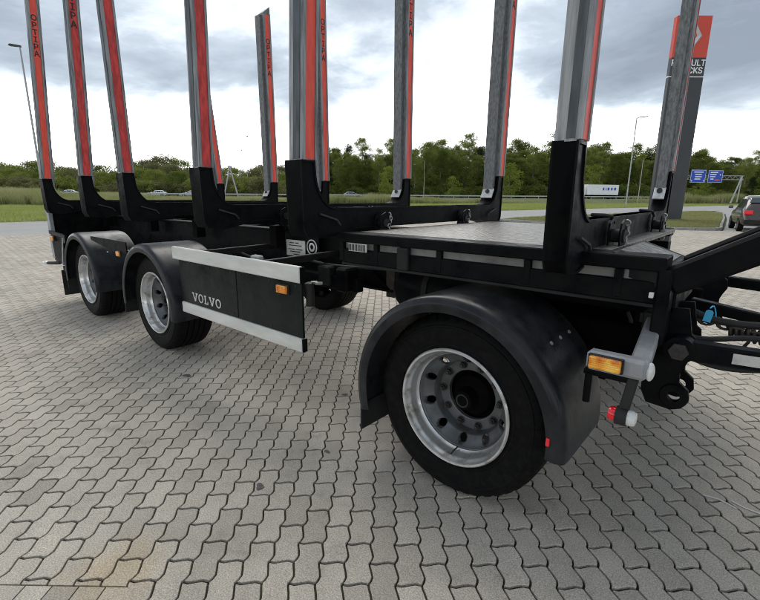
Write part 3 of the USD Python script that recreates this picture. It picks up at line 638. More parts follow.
# underframe: inner longitudinal members, turntable, tanks, dark boxes
for y in (.62, 1.88): MB().box(-1.50, -.25, y-.05, y+.05, .74, .90, .01).build('dolly_rail', M['dark_deep'], tr)
MB().box(-1.55, -.45, .95, 1.55, .72, .92, .02).build('dolly_crossbeam', M['dark_deep'], tr)
tt = MB(); tt.add(lathe([(.44, -.05), (.58, -.05), (.58, .05), (.44, .05)], 48)); tt.m[0].apply_transform(trimesh.transformations.rotation_matrix(PI/2, [1, 0, 0])); tt.m[0].apply_translation([XF, 1.25, .985])
tt.build('turntable', M['dark_deep'], tr)
MB().box(-1.40, -.33, .48, 2.05, .985, 1.06, .01).build('subframe_plate', M['dark_deep'], tr)
for y in (.62, 1.88):
    sp = MB(); sp.add(trimesh.util.concatenate([beam((XF-.55, y, .60+.02*k), (XF+.55, y, .60+.02*k), .08, .017, .003) for k in range(4)])); sp.build('leaf_spring', M['dark_deep'], tr)
def tank(x0, x1, y, z, r, m='black'):
    pts = [(x0, r*.05), (x0+.012, r*.55), (x0+.035, r*.86), (x0+.075, r)]; pts = pts+[(x1-(a-x0), rr) for a, rr in pts[::-1]]
    m_ = tube([(a, y, z) for a, _ in pts], [rr for _, rr in pts], 32); o = MB().add(m_).build('air_tank', M[m], tr, 40)
    for x in (x0+.2, x1-.2): MB().add(lathe([(r+.001, -.02), (r+.007, -.02), (r+.007, .02), (r+.001, .02)], 32)).m and None
    for x in (x0+.30, x1-.18):
        st = lathe([(r+.001, -.02), (r+.007, -.02), (r+.007, .02), (r+.001, .02)], 32); st.apply_transform(trimesh.transformations.rotation_matrix(PI/2, [0, 0, 1])); st.apply_translation([x, y, z]); MB().add(st).build('tank_strap', M['black_dusty'], o)
    return o
tank(-1.90, -1.15, .70, .885, .165)
MB().box(-2.02, -1.80, 1.02, 1.03, .85, 1.08, .002).build('inner_plate', M['web'], tr)
MB().beam((-1.99, .98, 1.06), (-1.84, .98, .86), .02, .03, .002).build('inner_brace', M['dark_deep'], tr)
MB().box(-2.10, -2.02, .76, .86, .755, 1.015, .004).build('hanger', M['rust'], tr)
MB().beam((-2.30, .74, 1.0), (-2.06, .78, .80), .05, .02, .002).build('strut', M['dark_deep'], tr)
MB().box(-3.0, -2.2, .55, .62, .80, .90, .006).build('air_line_bracket', M['black'], tr)
vb = MB().box(-2.60, -2.47, .52, .66, .82, .97, .012).build('valve_block', M['black_dusty'], tr)
MB().box(-2.36, -2.24, .48, .62, .80, .98, .015).build('control_box', M['black'], tr)
for k in range(2): MB().cyl((-2.58+.06*k, .50, .84), (-2.60+.05*k, .455, .84), .012, 8).build('fitting', M['zinc'], vb)
hs = [((-2.9, .62, 1.0), (-2.5, .60, .97), (-2.1, .60, .99), (-1.9, .60, 1.0)), ((-4.0, .66, .98), (-3.4, .62, .92), (-2.8, .66, .98))]
for pts in hs: MB().tube(spline(pts, 18), .011, 8).build('air_hose', M['flap'], tr, True)

# lettered plates on the frame side
pl = MB().box(-3.24, -2.985, .728, .736, .975, 1.115, .001).build('data_plate', M['plate'], tr, False, label='pale data plate with rows of small print')
ln = MB()
for k, (a, w_, z) in enumerate(((.05, .06, 1.09), (.125, .05, 1.09), (.04, .17, 1.068), (.03, .09, 1.034), (.13, .09, 1.034), (.05, .14, 1.014), (.10, .08, .99))): ln.box(-3.24+a, -3.24+a+w_, .7265, .7285, z-.004, z+.004, 0)
ln.build('print_line', M['letter'], pl, False)
dk = MB().box(-2.97, -2.80, .722, .736, .985, 1.155, .003).build('emblem_plate', M['black'], tr)
e1 = lathe([(.055, -.003), (.066, -.003), (.066, .003), (.055, .003)], 32); e1.apply_translation([-2.885, .720, 1.07]); e2 = lathe([(.020, -.003), (.038, -.003), (.038, .003), (.020, .003)], 24); e2.apply_translation([-2.885, .720, 1.07])
MB().add(e1).add(e2).build('emblem', M['zinc'], dk, True)
gp = MB().box(-1.93, -1.78, .190, .196, 1.165, 1.213, .001).build('grille_plate', M['plate'], tr, False)
gl_ = MB()
for k in range(11): gl_.box(-1.925+.013*k, -1.920+.013*k, .187, .190, 1.169, 1.209, 0)
gl_.build('slot', M['letter'], gp, False)

# side board with pale rails and lettering
PX0, PX1 = -3.80, -2.165
sb_ = MB().box(PX0, PX1, .004, .022, .59, .955, .002).build('side_board', M['board'], tr)
rl = MB().box(PX0-.08, PX1, -.012, .020, .955, 1.062, .006).build('top_rail', M['white_rail'], sb_)
MB().box(PX0+.02, PX1, -.012, .020, .497, .590, .006).build('bottom_rail', M['white_rail'], sb_)
MB().box(PX1, PX1+.012, -.008, .03, .955, 1.058, .002).build('end_cap', M['black'], sb_); MB().box(PX1, PX1+.012, -.008, .03, .50, .588, .002).build('end_cap', M['black'], sb_)
MB().box(-2.915, -2.911, .001, .005, .60, .95, 0).build('board_seam', M['black'], sb_, False)
for zz in (.615, .93):
    for xx in (-3.70, -3.30, -2.98, -2.85, -2.50, -2.22): MB().cyl((xx, .0045, zz), (xx, .0005, zz), .006, 8).build('rivet', M['nut'], sb_, False)
# the maker's word in slab letters
def slab(ch, w, h):
    s_ = h*.13; t = h*.20
    if ch == 'V':
        p = Polygon([(0, h), (w*.40, 0), (w*.60, 0), (w, h), (w-t*1.1, h), (w*.5, t*1.1), (t*1.1, h)])
        return p.union(sbox(-w*.06, h-s_, w*.34, h)).union(sbox(w*.66, h-s_, w*1.06, h))
    if ch == 'L': return sbox(w*.14, 0, w*.14+t, h).union(sbox(0, 0, w*.9, s_)).union(sbox(0, h-s_, w*.14+t+w*.12, h)).union(sbox(w*.9-s_, 0, w*.9, h*.34))
    o = Point(w/2, h/2).buffer(1, 24); from shapely import affinity as af
    o1 = af.scale(Point(0, 0).buffer(1, 24), w*.48, h*.52); o2 = af.scale(Point(0, 0).buffer(1, 24), w*.48-t, h*.52-s_)
    return af.translate(o1.difference(o2), w/2, h/2)
wm = MB(); x_ = -3.60
for ch in 'VOLVO':
    w_ = .066 if ch == 'L' else .082
    m_ = ext_xz(slab(ch, w_, .072).simplify(.0006), .0005, .0035); m_.apply_translation([x_, 0, .622]); wm.add(m_); x_ += w_+.014
wm.build('lettering', M['plate'], sb_, False)
def side_lamp(x, y, z, w_=.105, h_=.052, nm='marker_lamp', lab=None, parent=None, fx=False):
    o = MB().box(x-w_/2-.008, x+w_/2+.008, y-.010, y+.006, z-h_/2-.007, z+h_/2+.007, .005).build(nm, M['flap'], parent or tr)
    MB().box(x-w_/2, x+w_/2, y-.026, y-.009, z-h_/2, z+h_/2, .007).build('lens', M['amber'], o)
    return o
side_lamp(-2.345, .002, .895)
for x in (-3.42, -2.58): MB().beam((x, .02, 1.035), (x-.06, .78, 1.035), .035, .05, .004).build('board_arm', M['black_dusty'], tr)
for x in (-3.38, -2.5): MB().box(x-.02, x+.02, .022, .05, .52, 1.05, .004).build('board_bracket', M['black'], tr)
MB().box(-3.17, -3.06, .30, .36, .93, 1.02, .01).build('connector_box', M['plate'], tr)
MB().tube([(-2.16, .06, .95), (-2.16, .07, .90), (-2.15, .06, .80)], .028, 12).build('lamp_cable_coil', M['black_dusty'], tr, True)

# rear end
MB().box(-7.78, -7.70, .05, 2.45, .56, 1.40, .01).build('rear_panel', M['black'], tr)
MB().box(-7.80, -7.68, .035, .085, .60, 1.34, .006).build('rear_post', M['galv'], tr)
rb = MB().add(ext_xz(Polygon([(-7.66, .98), (-7.16, .98), (-7.10, .62), (-7.60, .52)]), .02, .05)).build('rear_bracket', M['black'], tr, False)
MB().add(ext_xz(Polygon([(-7.70, 1.0), (-7.0, .97), (-7.0, .93), (-7.70, .955)]), .01, .03)).build('rear_bracket_rail', M['black_dusty'], tr, False)
MB().beam((-7.12, .03, .95), (-7.30, .03, .55), .03, .04, .004).build('rear_strut', M['galv'], tr)
side_lamp(-7.50, .005, .90, .10, .06)
MB().tube([(-7.45, .03, .56), (-7.62, -.02, .545), (-7.72, -.05, .54)], .022, 10).build('lamp_stalk', M['flap'], tr, True)
el = trimesh.creation.icosphere(2, 1.0); el.apply_scale([.07, .035, .026]); el.apply_translation([-7.80, -.06, .54]); MB().add(el).build('rear_marker_lamp', M['white_lens'], tr, True)
MB().box(-7.36, -7.05, .03, .40, .45, .53, .01).build('rear_step', M['black'], tr)
MB().box(-7.43, -7.42, .02, .46, .10, .46, .003).build('mud_flap', M['flap'], tr)
# plates joining the mudguards
pb = MB().add(ext_xz(Polygon([(-5.80, 1.035), (-4.80, 1.035), (-4.80, .93), (-5.05, .90), (-5.80, .995)]), -.045, -.035)).build('fender_link_plate', M['black'], tr, False)
side_lamp(-4.99, -.044, .905, .075, .05)

# marker lamp bracket at the front corner
ar = MB(); ar.beam((-.262, -.06, .908), (-.292, .37, .985), .062, .058, .008); ar.box(-.430, -.232, -.090, -.035, .872, .945, .012)
br = ar.build('lamp_bracket', M['galv'], tr)
lm = MB().box(-.420, -.302, -.102, -.088, .884, .940, .006).build('front_side_lamp', M['flap'], tr)
MB().box(-.414, -.308, -.116, -.100, .889, .935, .008).build('lens', M['amber'], lm)
ew = trimesh.creation.icosphere(2, 1.0); ew.apply_scale([.014, .024, .034]); ew.apply_translation([-.226, -.06, .905]); MB().add(ew).build('white_reflector', M['white_lens'], tr, True)
MB().box(-.335, -.245, .33, .42, .945, 1.03, .006).build('bracket_clamp', M['black_dusty'], tr)
MB().beam((-.272, -.06, .87), (-.288, -.07, .745), .022, .034, .006, (1, 0, 0)).build('rubber_arm', M['flap'], tr)
MB().cyl((-.310, -.072, .722), (-.272, -.072, .722), .034, 20).build('lamp_housing', M['flap'], tr)
MB().add(tube([(-.309, -.072, .722), (-.324, -.072, .722), (-.334, -.072, .722), (-.337, -.072, .722)], [.027, .027, .022, .010], 20)).build('red_lamp', M['red_lens'], tr, 40)
MB().add(tube([(-.273, -.072, .722), (-.256, -.072, .722), (-.246, -.072, .722), (-.243, -.072, .722)], [.029, .029, .024, .010], 20)).build('white_lamp', M['white_lens'], tr, 40)
MB().box(-.47, -.30, .05, .34, .80, .822, .004).build('lower_bar', M['black'], tr)
for y in (.62, 1.88):
    bc = tube([(XF+.22, y, .56), (XF+.24, y, .56), (XF+.30, y, .56), (XF+.36, y, .56), (XF+.38, y, .56)], [.05, .085, .088, .085, .05], 20); MB().add(bc).build('brake_chamber', M['dark_deep'], tr, 40)
    MB().tube(spline([(XF+.38, y, .56), (XF+.5, y-.05, .66), (XF+.62, y-.02, .80), (XF+.60, y, .95)], 16), .010, 8).build('brake_line', M['flap'], tr, True)
MB().cyl((-.44, .02, .82), (-.44, .02, .70), .014, 10).build('peg', M['black'], tr)

# dolly bracket, drawbar, hoses
bkp = Polygon([(-.30, 1.06), (-.175, 1.07), (-.155, .97), (-.138, .955), (-.130, .90), (-.150, .86), (-.172, .80), (-.170, .765), (-.135, .735), (-.128, .69), (-.150, .655), (-.185, .640), (-.275, .648), (-.30, .70)])
hole = Point(-.180, .703).buffer(.022)
for y in (.30, .46): MB().add(ext_xz(bkp.difference(hole), y, y+.02)).build('hitch_bracket', M['black'], tr, 30)
MB().add(trimesh.util.concatenate([(lambda m: (m.apply_translation([-.180, .296, .703]), m)[1])(lathe([(.022, -.006), (.048, -.006), (.052, .0), (.052, .012), (.022, .012)], 32))])).build('hole_boss', M['black'], tr)
for y in (2.0, 2.16): MB().add(ext_xz(bkp.difference(hole), y, y+.02)).build('hitch_bracket', M['black'], tr, 30)
MB().cyl((-.180, .205, .918), (-.180, .50, .918), .026, 18).cyl((-.180, .198, .918), (-.180, .212, .918), .034, 6).build('pivot_pin', M['nut'], tr)
for y0, y1 in ((.262, .62), (2.238, 1.88)):
    db = MB().beam((-.180, y0, .918), (1.6, y1, .888), .070, .074, .008).cyl((-.180, y0-.038, .918), (-.180, y0+.034, .918), .052, 28).build('drawbar_arm', M['black'], tr)
    d = np.array([1.8, y1-y0, -.02]); d /= np.linalg.norm(d)
    if y0 < 1:
        p = np.array([-.18, y0, .918])+d*.165-np.array([0, .0365, 0]); MB().beam(p, p+d*.30, .004, .040, .0005).build('pale_label', M['zinc'], db)
MB().beam((-.24, 1.05, .955), (1.5, 1.05, .72), .06, .055, .006).build('steering_rod', M['black'], tr)
MB().tube(spline([(-.24, .36, .985), (-.12, .40, .935), (.0, .46, .950), (.2, .52, .93), (.6, .62, .95)], 24), .012, 8).build('brake_hose', M['flap'], tr, True)
MB().tube(spline([(-.17, .40, .86), (-.05, .42, .825), (.1, .46, .84), (.3, .52, .86)], 24), .012, 8).build('brake_hose', M['flap'], tr, True)
MB().tube(spline([(-.20, .55, 1.02), (-.10, .56, .985), (.02, .58, .98), (.2, .62, 1.0), (.6, .7, 1.02)], 20), .016, 8).build('electric_cable', M['flap'], tr, True)
a_ = np.linspace(0, 2*PI*15, 260); hl = np.c_[-.055+.30*a_/a_[-1], .58+.026*np.cos(a_), .945+.026*np.sin(a_)-.03*a_/a_[-1]]
MB().tube(hl, .0065, 6).build('coiled_hose', M['rust'], tr, True)
chn = MB()
for k in range(9):
    t = trimesh.creation.torus(.017, .0055, 12, 6); t.apply_transform(trimesh.geometry.align_vectors([0, 0, 1], (0, 1, 0) if k % 2 else (0, .2, 1))); t.apply_transform(np.diag([1.5, 1, 1, 1])); t.apply_translation([-.235+.034*k, .575, .985-.004*k]); chn.add(t)
chn.build('safety_chain', M['rust'], tr, True)
tg = Polygon([(-.033, 0), (.02, 0), (.02, .085), (.006, .10), (-.02, .10), (-.033, .085)])
m_ = ext_xz(tg, -.002, .002); m_.apply_transform(trimesh.transformations.rotation_matrix(.15, [0, 1, 0])); m_.apply_scale(.52); m_.apply_translation([-.125, .50, .985]); MB().add(m_).build('blue_tag', M['blue_tag'], tr, False)
MB().tube(spline([(-.122, .50, 1.045), (-.115, .53, 1.05), (-.10, .56, .985)], 6), .003, 5).build('tag_tie', M['blue_tag'], tr, True)
MB().box(.10, .19, .50, .66, .915, .99, .01).cyl((.14, .58, .99), (.14, .58, 1.03), .03, 12).build('hose_coupling', M['nut'], tr)
MB().tube(spline([(.02, .5, .93), (.03, .46, .84), (.07, .45, .85), (.09, .5, .92)], 14), .006, 6).build('wire_loop', M['flap'], tr, True)
# ------------------------------------------------------------------ vegetation
def blades(n, spread, h, w, g, lean=.35):
    V, F = [], []
    for k in range(n):
        a, r = g.random()*2*PI, spread*math.sqrt(g.random()); p = np.array([r*math.cos(a), r*math.sin(a), -.02])
        th = g.random()*2*PI; side = np.array([math.cos(th), math.sin(th), 0])*w*(.6+.8*g.random())
        hh = h*(.55+.75*g.random()); l = np.array([g.normal(), g.normal(), 0])*lean*hh*.5
        mid = p+np.array([0, 0, hh*.6])+l*.35; top = p+np.array([0, 0, hh])+l; i = len(V)
        V += [p-side, p+side, mid-side*.7, mid+side*.7, top]; F += [[i, i+1, i+3], [i, i+3, i+2], [i+2, i+3, i+4]]
    return np.array(V), np.array(F)
def scatter(name, protos, m, pts, zrot, sc, label):
    pi = UsdGeom.PointInstancer.Define(stage, '/World/'+name)
    rel = pi.CreatePrototypesRel()
    for k, (V, F) in enumerate(protos):
        pth = f'/World/{name}/clump'+(f'_{k:03d}' if k else '')
        usdkit.mesh(stage, pth, (V, F), m); rel.AddTarget(pth)
    n = len(pts)
    pi.CreatePositionsAttr(Vt.Vec3fArray.FromNumpy(np.asarray(pts, np.float32)))
    pi.CreateProtoIndicesAttr(Vt.IntArray.FromNumpy((np.arange(n) % len(protos)).astype(np.int32)))
    half = np.asarray(zrot)/2
    pi.CreateOrientationsAttr(Vt.QuathArray([Gf.Quath(float(math.cos(a)), 0.0, 0.0, float(math.sin(a))) for a in half]))
    pi.CreateScalesAttr(Vt.Vec3fArray.FromNumpy(np.repeat(np.asarray(sc, np.float32)[:, None], 3, 1)))
    return tag(pi.GetPrim(), label, 'grass', None, 'stuff')
def sample(poly, n, g, z=0.0):
    x0, y0, x1, y1 = poly.bounds; out = []
    while len(out) < n:
        P = np.c_[g.uniform(x0, x1, n), g.uniform(y0, y1, n)]; P = P[contains_xy(poly, P[:, 0], P[:, 1])]; out += P.tolist()
    return np.c_[np.array(out[:n]), np.full(n, z)]
g = np.random.default_rng(11)
pts = sample(island.buffer(-.25), 9000, g, .09); near = pts[:, 1] < 34; pts = pts[near | (g.random(len(pts)) < .7)]
scatter('island_grass', [blades(26, .22, .12, .007, g) for _ in range(3)], M['island_grass'], pts, g.random(len(pts))*6.28, .7+.7*g.random(len(pts)), 'short green grass growing on the kerbed island behind the trailer')
verge = Polygon([FE(-60)-[.3, 0], FE(170)-[.3, 0], place(720, 135)[:2], place(520, 112)[:2], place(300, 84)[:2], place(60, 64)[:2], place(-150, 58)[:2], place(-300, 58)[:2]]).buffer(0)
pts = sample(verge, 15000, g, -.08)
scatter('verge_grass', [blades(46, .75, .24, .02, g) for _ in range(3)], M['grass'], pts, g.random(len(pts))*6.28, .7+.7*g.random(len(pts)), 'bright green grass of the verge on the far side of the road')
band = Polygon([place(-300, 60)[:2], place(60, 62)[:2], place(250, 78)[:2], place(420, 100)[:2], place(560, 118)[:2], place(760, 130)[:2], place(900, 138)[:2], along(mL*.9, -4)[:2], along(mL*.5, -5)[:2], along(mL*.1, -4)[:2]]).buffer(0)
pts = sample(band, 9000, g, -.1); dv = pts[:, :2]-CAM[:2]; uu = 380+FPX*(dv@RH[:2])/(dv@FH[:2]); lowz = np.where((uu > 60) & (uu < 310), .72, 1.0); f = meshkit.fbm(pts/14.0, 3, 5)
scatter('tall_grass', [blades(70, .9, 1.7, .035, g, .3) for _ in range(3)], M['tall_grass'], pts, g.random(len(pts))*6.28, np.clip(.45+1.5*(f-.25), .35, 1.45)*np.clip(((pts[:, :2]-CAM[:2])@FH[:2])/72, 0.72, 1.2)*lowz, 'tall beige reed grass standing before the motorway bank')

def make_tree(name, kind, g):
    """trunk with limbs, crown of leaf clumps; unit metres at full size."""
    spec = {'forest': (17, 3.9, .14, 170, 75, .38), 'slim': (19, 2.9, .22, 120, 75, .34), 'round': (11, 4.6, .12, 150, 75, .34), 'young': (7, 1.9, .12, 60, 50, .30),
            'pine': (18, 2.9, .30, 100, 70, .34), 'bush': (4.2, 3.4, .02, 90, 60, .34)}[kind]
    H, R, cb, nc, nl, ls = spec
    tm = MB(); n = 9; zz = np.linspace(0, H*.93, n); wob = np.cumsum(g.normal(0, .012*H, (n, 2)), 0)*.5; wob[0] = 0
    axis = np.c_[wob, zz]; r0 = .013*H
    tm.tube(axis, np.linspace(r0, r0*.15, n), 7)
    C = []; s0_ = int(g.integers(0, 999))
    for k in range(nc):
        t = cb+(1-cb)*(g.random()**.9); env = R*math.sqrt(max(.05, 1-(((t-cb)/(1-cb)-.45)/.60)**2))
        if kind == 'pine': env = R*(1-.6*(t-cb)/(1-cb))
        a = g.random()*2*PI; lob = .45+1.1*float(meshkit.noise(np.array([[a*1.1, t*6.0, 0.5]]), s0_)[0]); rad = env*lob*math.sqrt(g.random()*.85+.15)*(.75+.5*g.random())
        ax = np.array([np.interp(t*H, zz, axis[:, 0]), np.interp(t*H, zz, axis[:, 1])])
        c = np.array([ax[0]+rad*math.cos(a), ax[1]+rad*math.sin(a), t*H+g.normal(0, .15)]); C.append(c)
        if k % 4 == 0:
            b0 = np.array([*ax, max(.1, t*H-rad*.5)]); tm.tube([b0, (b0+c)/2+[0, 0, -.08*rad], c], [r0*.28*(1.15-t), r0*.2*(1.15-t), r0*.06], 4)
    C = np.array(C); sp = (.52 if kind != 'bush' else .38)*(R/2.6)**.5; sps = sp*(.55+.9*g.random((nc*nl, 1)).repeat(1, 1))
    P = np.repeat(C, nl, 0)+np.clip(g.normal(0, 1, (nc*nl, 3)), -1.9, 1.9)*[sp, sp, sp*.62]
    P[:, 2] = np.maximum(P[:, 2], .08)
    d1 = g.normal(0, 1, (len(P), 3)); d1 /= np.linalg.norm(d1, axis=1, keepdims=True); d2 = np.cross(d1, g.normal(0, 1, (len(P), 3))); d2 /= np.linalg.norm(d2, axis=1, keepdims=True)
    s_ = ls*(.5+.8*g.random(len(P)))[:, None]*.5
    V = np.stack([P-d1*s_, P+d2*s_*.55, P+d1*s_, P-d2*s_*.55], 1).reshape(-1, 3); i = np.arange(len(P))*4
    F = np.vstack([np.stack([i, i+1, i+2], 1), np.stack([i, i+2, i+3], 1)])
    return tm, (V, F)
TREES = {}
def tree(kind, var, leaf, bark, loc, rz, sc, name, label, cat, group):
    key = (kind, var, leaf)
    if key in TREES:
        return dup(TREES[key], loc, rz, label, group, None, sc, name)
    t = thing(name, label, cat, loc, rz, group, None, sc); tm, cr = make_tree(name, kind, np.random.default_rng(hash((len(kind), var, len(leaf))) % 9999+len(TREES)))
    if kind != 'bush': tm.build('trunk', M[bark], t, True)
    else: tm.build('stem', M[bark], t, True)
    usdkit.mesh(stage, str(t.GetPath())+'/crown', cr, M[leaf]); TREES[key] = t; return t
g = np.random.default_rng(5)
# forest behind the motorway, right two thirds of the picture
LF = ['tall green tree in the forest row nearest the motorway', 'taller forest tree standing in the second row behind the motorway', 'forest tree deep in the wood, only its top showing over the rows before it']
row = 0
for s0, du, hs in ((168, 11.5, .88), (181, 12.0, 1.04), (196, 12.5, 1.22)):
    u = 300.0+g.random()*8
    while u < 860:
        s_ = s0+g.normal(0, 3.5); k = g.random(); hgt = hs*(1.0+.16*meshkit.fbm(np.array([[u/55.0, row*7.0, 1.0]]), 3, 2)[0]*2-.16+g.normal(0, .07))
        if u > 700: hgt *= .80
        elif u > 660: hgt *= .9
        if u < 350: hgt *= .97
        kind, leaf, bark = ('slim', 'leaf_mid', 'birch') if k < .45 else ('forest', 'leaf_dark', 'bark') if k < .94 else ('pine', 'needle', 'bark')
        tree(kind, int(g.integers(0, 3)), leaf, bark, place(u, s_, .4), g.random()*6.28, hgt, 'forest_tree', LF[row], 'tree', ['trees of the first forest row', 'trees of the second forest row', 'trees of the third forest row'][row])
        u += du*(.7+.6*g.random())
    row += 1
# left: lower mixed trees farther off
row = 0
for s0, du, hs in ((118, 16, .62), (134, 15, .80), (150, 15, .98)):
    u = -70.0+g.random()*9
    while u < 300:
        k = g.random(); leaf = ['leaf_brown', 'leaf_dark', 'leaf_mid'][int(k*3)]
        hgt = hs*(.92+g.normal(0, .09)+.25*(meshkit.fbm(np.array([[u/40.0, row*5.0, 3.0]]), 3, 8)[0]-.5))*(1.22 if 130 < u < 190 else 1.0)*(1.05 if u > 255 else 1)
        tree('round', int(g.integers(0, 3)), leaf, 'bark', place(u, s0+g.normal(0, 3), .2), g.random()*6.28, hgt, 'broadleaf_tree',
             ['low round tree of the front row beyond the motorway, left half of the picture', 'round tree of the middle row on the left beyond the motorway', 'taller round tree of the back row on the left beyond the motorway'][row], 'tree', ['front row of trees on the left', 'middle row of trees on the left', 'back row of trees on the left'][row])
        u += du*(.7+.6*g.random())
    row += 1
# pale young trees before the forest, each at its own place
for u, s_, h, lab in ((388, 128, 1.25, 'pale yellow-green young tree left of the fourth far stake'), (507, 136, 1.5, 'pale yellow-green young tree right of the fifth far stake'), (588, 142, 1.5, 'pale young tree standing before the white lorry'),
                     (452, 140, 1.0, 'small pale tree between the two inner far stakes'), (700, 138, .95, 'low pale young tree below the blue motorway signs'), (668, 150, 1.2, 'pale young tree half hidden by the dark sign pylon')):
    tree('young', int(u) % 2, 'leaf_pale', 'bark', place(u, s_, .2), g.random()*6, h, 'young_tree', lab, 'tree', None)
tree('pine', 1, 'needle', 'bark', place(748, 132, .2), 1.0, .42, 'spruce_tree', 'dark spruce behind the parked car at the right edge', 'tree', None)
# undergrowth along the forest edge
for s0, bs in ((163, 1.0), (174, 1.9), (188, 2.6)):
    u = 306.0
    while u < 850:
        tree('bush', int(g.integers(0, 3)), ['leaf_dark', 'leaf_mid'][int(g.random() < .4)], 'bark', place(u, s0+g.normal(0, 2), .3), g.random()*6.28, bs*(.8+.5*g.random()), 'forest_bush', 'green bush of the undergrowth along the forest edge', 'bush', 'bushes along the forest edge'); u += 11*(.7+.6*g.random())
u = -60.0
while u < 300:
    tree('bush', int(g.integers(0, 3)), ['leaf_brown', 'leaf_mid'][int(g.random() < .5)], 'bark', place(u, 112+g.normal(0, 2), .4), g.random()*6.28, .75+.5*g.random(), 'roadside_bush', 'bush of the low hedge behind the motorway on the left', 'bush', 'bushes of the hedge on the left'); u += 13*(.7+.6*g.random())

# ------------------------------------------------------------------ lamps, gantries, pylon
def lamp(u, s, h, head, label, z=0, r=.075, group=None, rz=0.0):
    p = place(u, s, z); t = thing('street_lamp', label, 'street lamp', p, rz, group)
    MB().tube([(0, 0, 0), (0, 0, h*.5), (0, 0, h)], [r, r*.8, r*.55], 10).build('pole', M['post'], t, True)
    if head:
        MB().tube(spline([(0, 0, h-.05), (head*.3, 0, h+.12), (head, 0, h+.2)], 8), r*.5, 8).build('arm', M['post'], t, True)
        MB().add(trimesh.convex.convex_hull(np.array([(head-.1, -.06, h+.14), (head-.1, .06, h+.14), (head+.7, -.14, h+.24), (head+.7, .14, h+.24), (head-.1, -.05, h+.26), (head-.1, .05, h+.26), (head+.6, -.1, h+.36), (head+.6, .1, h+.36)]))).build('lamp_head', M['sign_dark'], t)
    return t
AZ = math.atan2(RH[1], RH[0])
lamp(43, 34, 11.3, .03, 'tall street lamp with a dark head left of the rearmost stake', r=.09, rz=AZ+PI)
lamp(626, 84, 15.3, 1.2, 'tall slim street lamp with a short arm left of the sign pylon', r=.13, rz=AZ)
lamp(637.5, 118, 11.0, 0, 'thin pale mast in front of the birch trunks left of the front far stake', r=.1)
lamp(423, 108, 9.8, 0, 'thin pale mast right of the fourth far stake', r=.07)
lamp(483, 112, 11.0, .5, 'pale street lamp just left of the fifth far stake', r=.1)
lamp(248, 112, 15.0, .5, 'tall thin mast beside the triangular gantry legs on the left', r=.07)
lamp(241.5, 125, 13.0, .6, 'shorter thin mast left of the tall one by the gantry legs', r=.06)
def gantry_legs(name, u, s, z0, h, label, spread=2.2):
    t = thing(name, label, 'gantry', place(u, s, z0), AZ)
    MB().cyl((-spread, 0, 0), (0, 0, h), .16, 10).build('leg', M['post'], t, True); MB().cyl((spread*.9, 0, 0), (0, 0, h), .16, 10).build('leg', M['post'], t, True)
    MB().box(-.35, .35, -.3, .3, h-.3, h+.3).build('head_plate', M['post'], t)
    return t
gl = gantry_legs('gantry_frame', 231, 105, .6, 7.2, 'pale triangular gantry frame seen between two stakes on the left', 1.9)
gt = thing('sign_gantry', 'motorway gantry of lattice beam and slanted legs carrying two blue signs', 'gantry', place(737.5, 118, .4), AZ+.06)
h = 6.7; b = MB()
b.cyl((-1.9, 0, 0), (0, 0, h), .17, 10).build('leg', M['post'], gt, True); MB().cyl((-.25, 0, .2), (0, 0, h), .14, 10).build('leg', M['post'], gt, True)
ch = MB()
for z in (h-.85, h+.1): ch.cyl((-22, 0, z), (.5, 0, z), .07, 8)
ch.build('beam_chord', M['post'], gt, True)
lt = MB()
for k in range(15): lt.cyl((-22+1.5*k, 0, h-.85), (-21.25+1.5*k, 0, h+.1), .04, 6); lt.cyl((-21.25+1.5*k, 0, h+.1), (-20.5+1.5*k, 0, h-.85), .04, 6)
lt.build('lattice', M['post'], gt, True)
def road_sign(x0, x1, z0, z1, tilt, label, rows, arrows):
    w_, h_ = x1-x0, z1-z0
    t = thing('direction_sign', label, 'road sign', tuple(place(737.5, 118, .4)+np.array([math.cos(AZ+.06), math.sin(AZ+.06), 0])*x0+np.array([0, 0, z0])), AZ+.06, 'blue motorway signs')
    MB().box(0, w_, -.32, -.24, 0, h_, .02).build('panel', M['blue'], t)
    bd = MB(); e = .08
    for a in ((.05, w_-.05, .05, .05+e), (.05, w_-.05, h_-.05-e, h_-.05), (.05, .05+e, .05+e, h_-.05-e), (w_-.05-e, w_-.05, .05+e, h_-.05-e)): bd.box(a[0], a[1], -.324, -.318, a[2], a[3], 0)
    bd.build('border', M['white'], t, False)
    tx = MB()
    for (a, bb, z) in rows: tx.box(a*w_, bb*w_, -.325, -.318, z*h_, z*h_+.26, 0)
    tx.build('text_line', M['white'], t, False)
    ar = MB()
    for a, z in arrows: ar.add(ext_xz(Polygon([(a*w_-.2, z*h_+.4), (a*w_+.2, z*h_+.4), (a*w_, z*h_)]), -.326, -.318))
    ar.build('arrow', M['white'], t, False)
road_sign(-14.0, -10.0, 5.05, 8.2, 0, 'left blue motorway sign with two arrows at its foot', [(.2, .82, .78), (.28, .72, .60), (.3, .74, .42), (.28, .66, .24)], [(.1, .06), (.9, .06)])
rs = road_sign(-9.4, -5.5, 5.1, 8.1, 0, 'right blue motorway sign with a red patch and a slanted arrow', [(.14, .66, .78), (.12, .56, .6), (.14, .5, .44), (.2, .4, .24)], [(.82, .55)])
t_ = stage.GetPrimAtPath('/World/direction_sign_001'); MB().box(1.9, 3.2, -.326, -.318, .35, .85, 0).build('number_patch', M['orange_red'], t_, False)

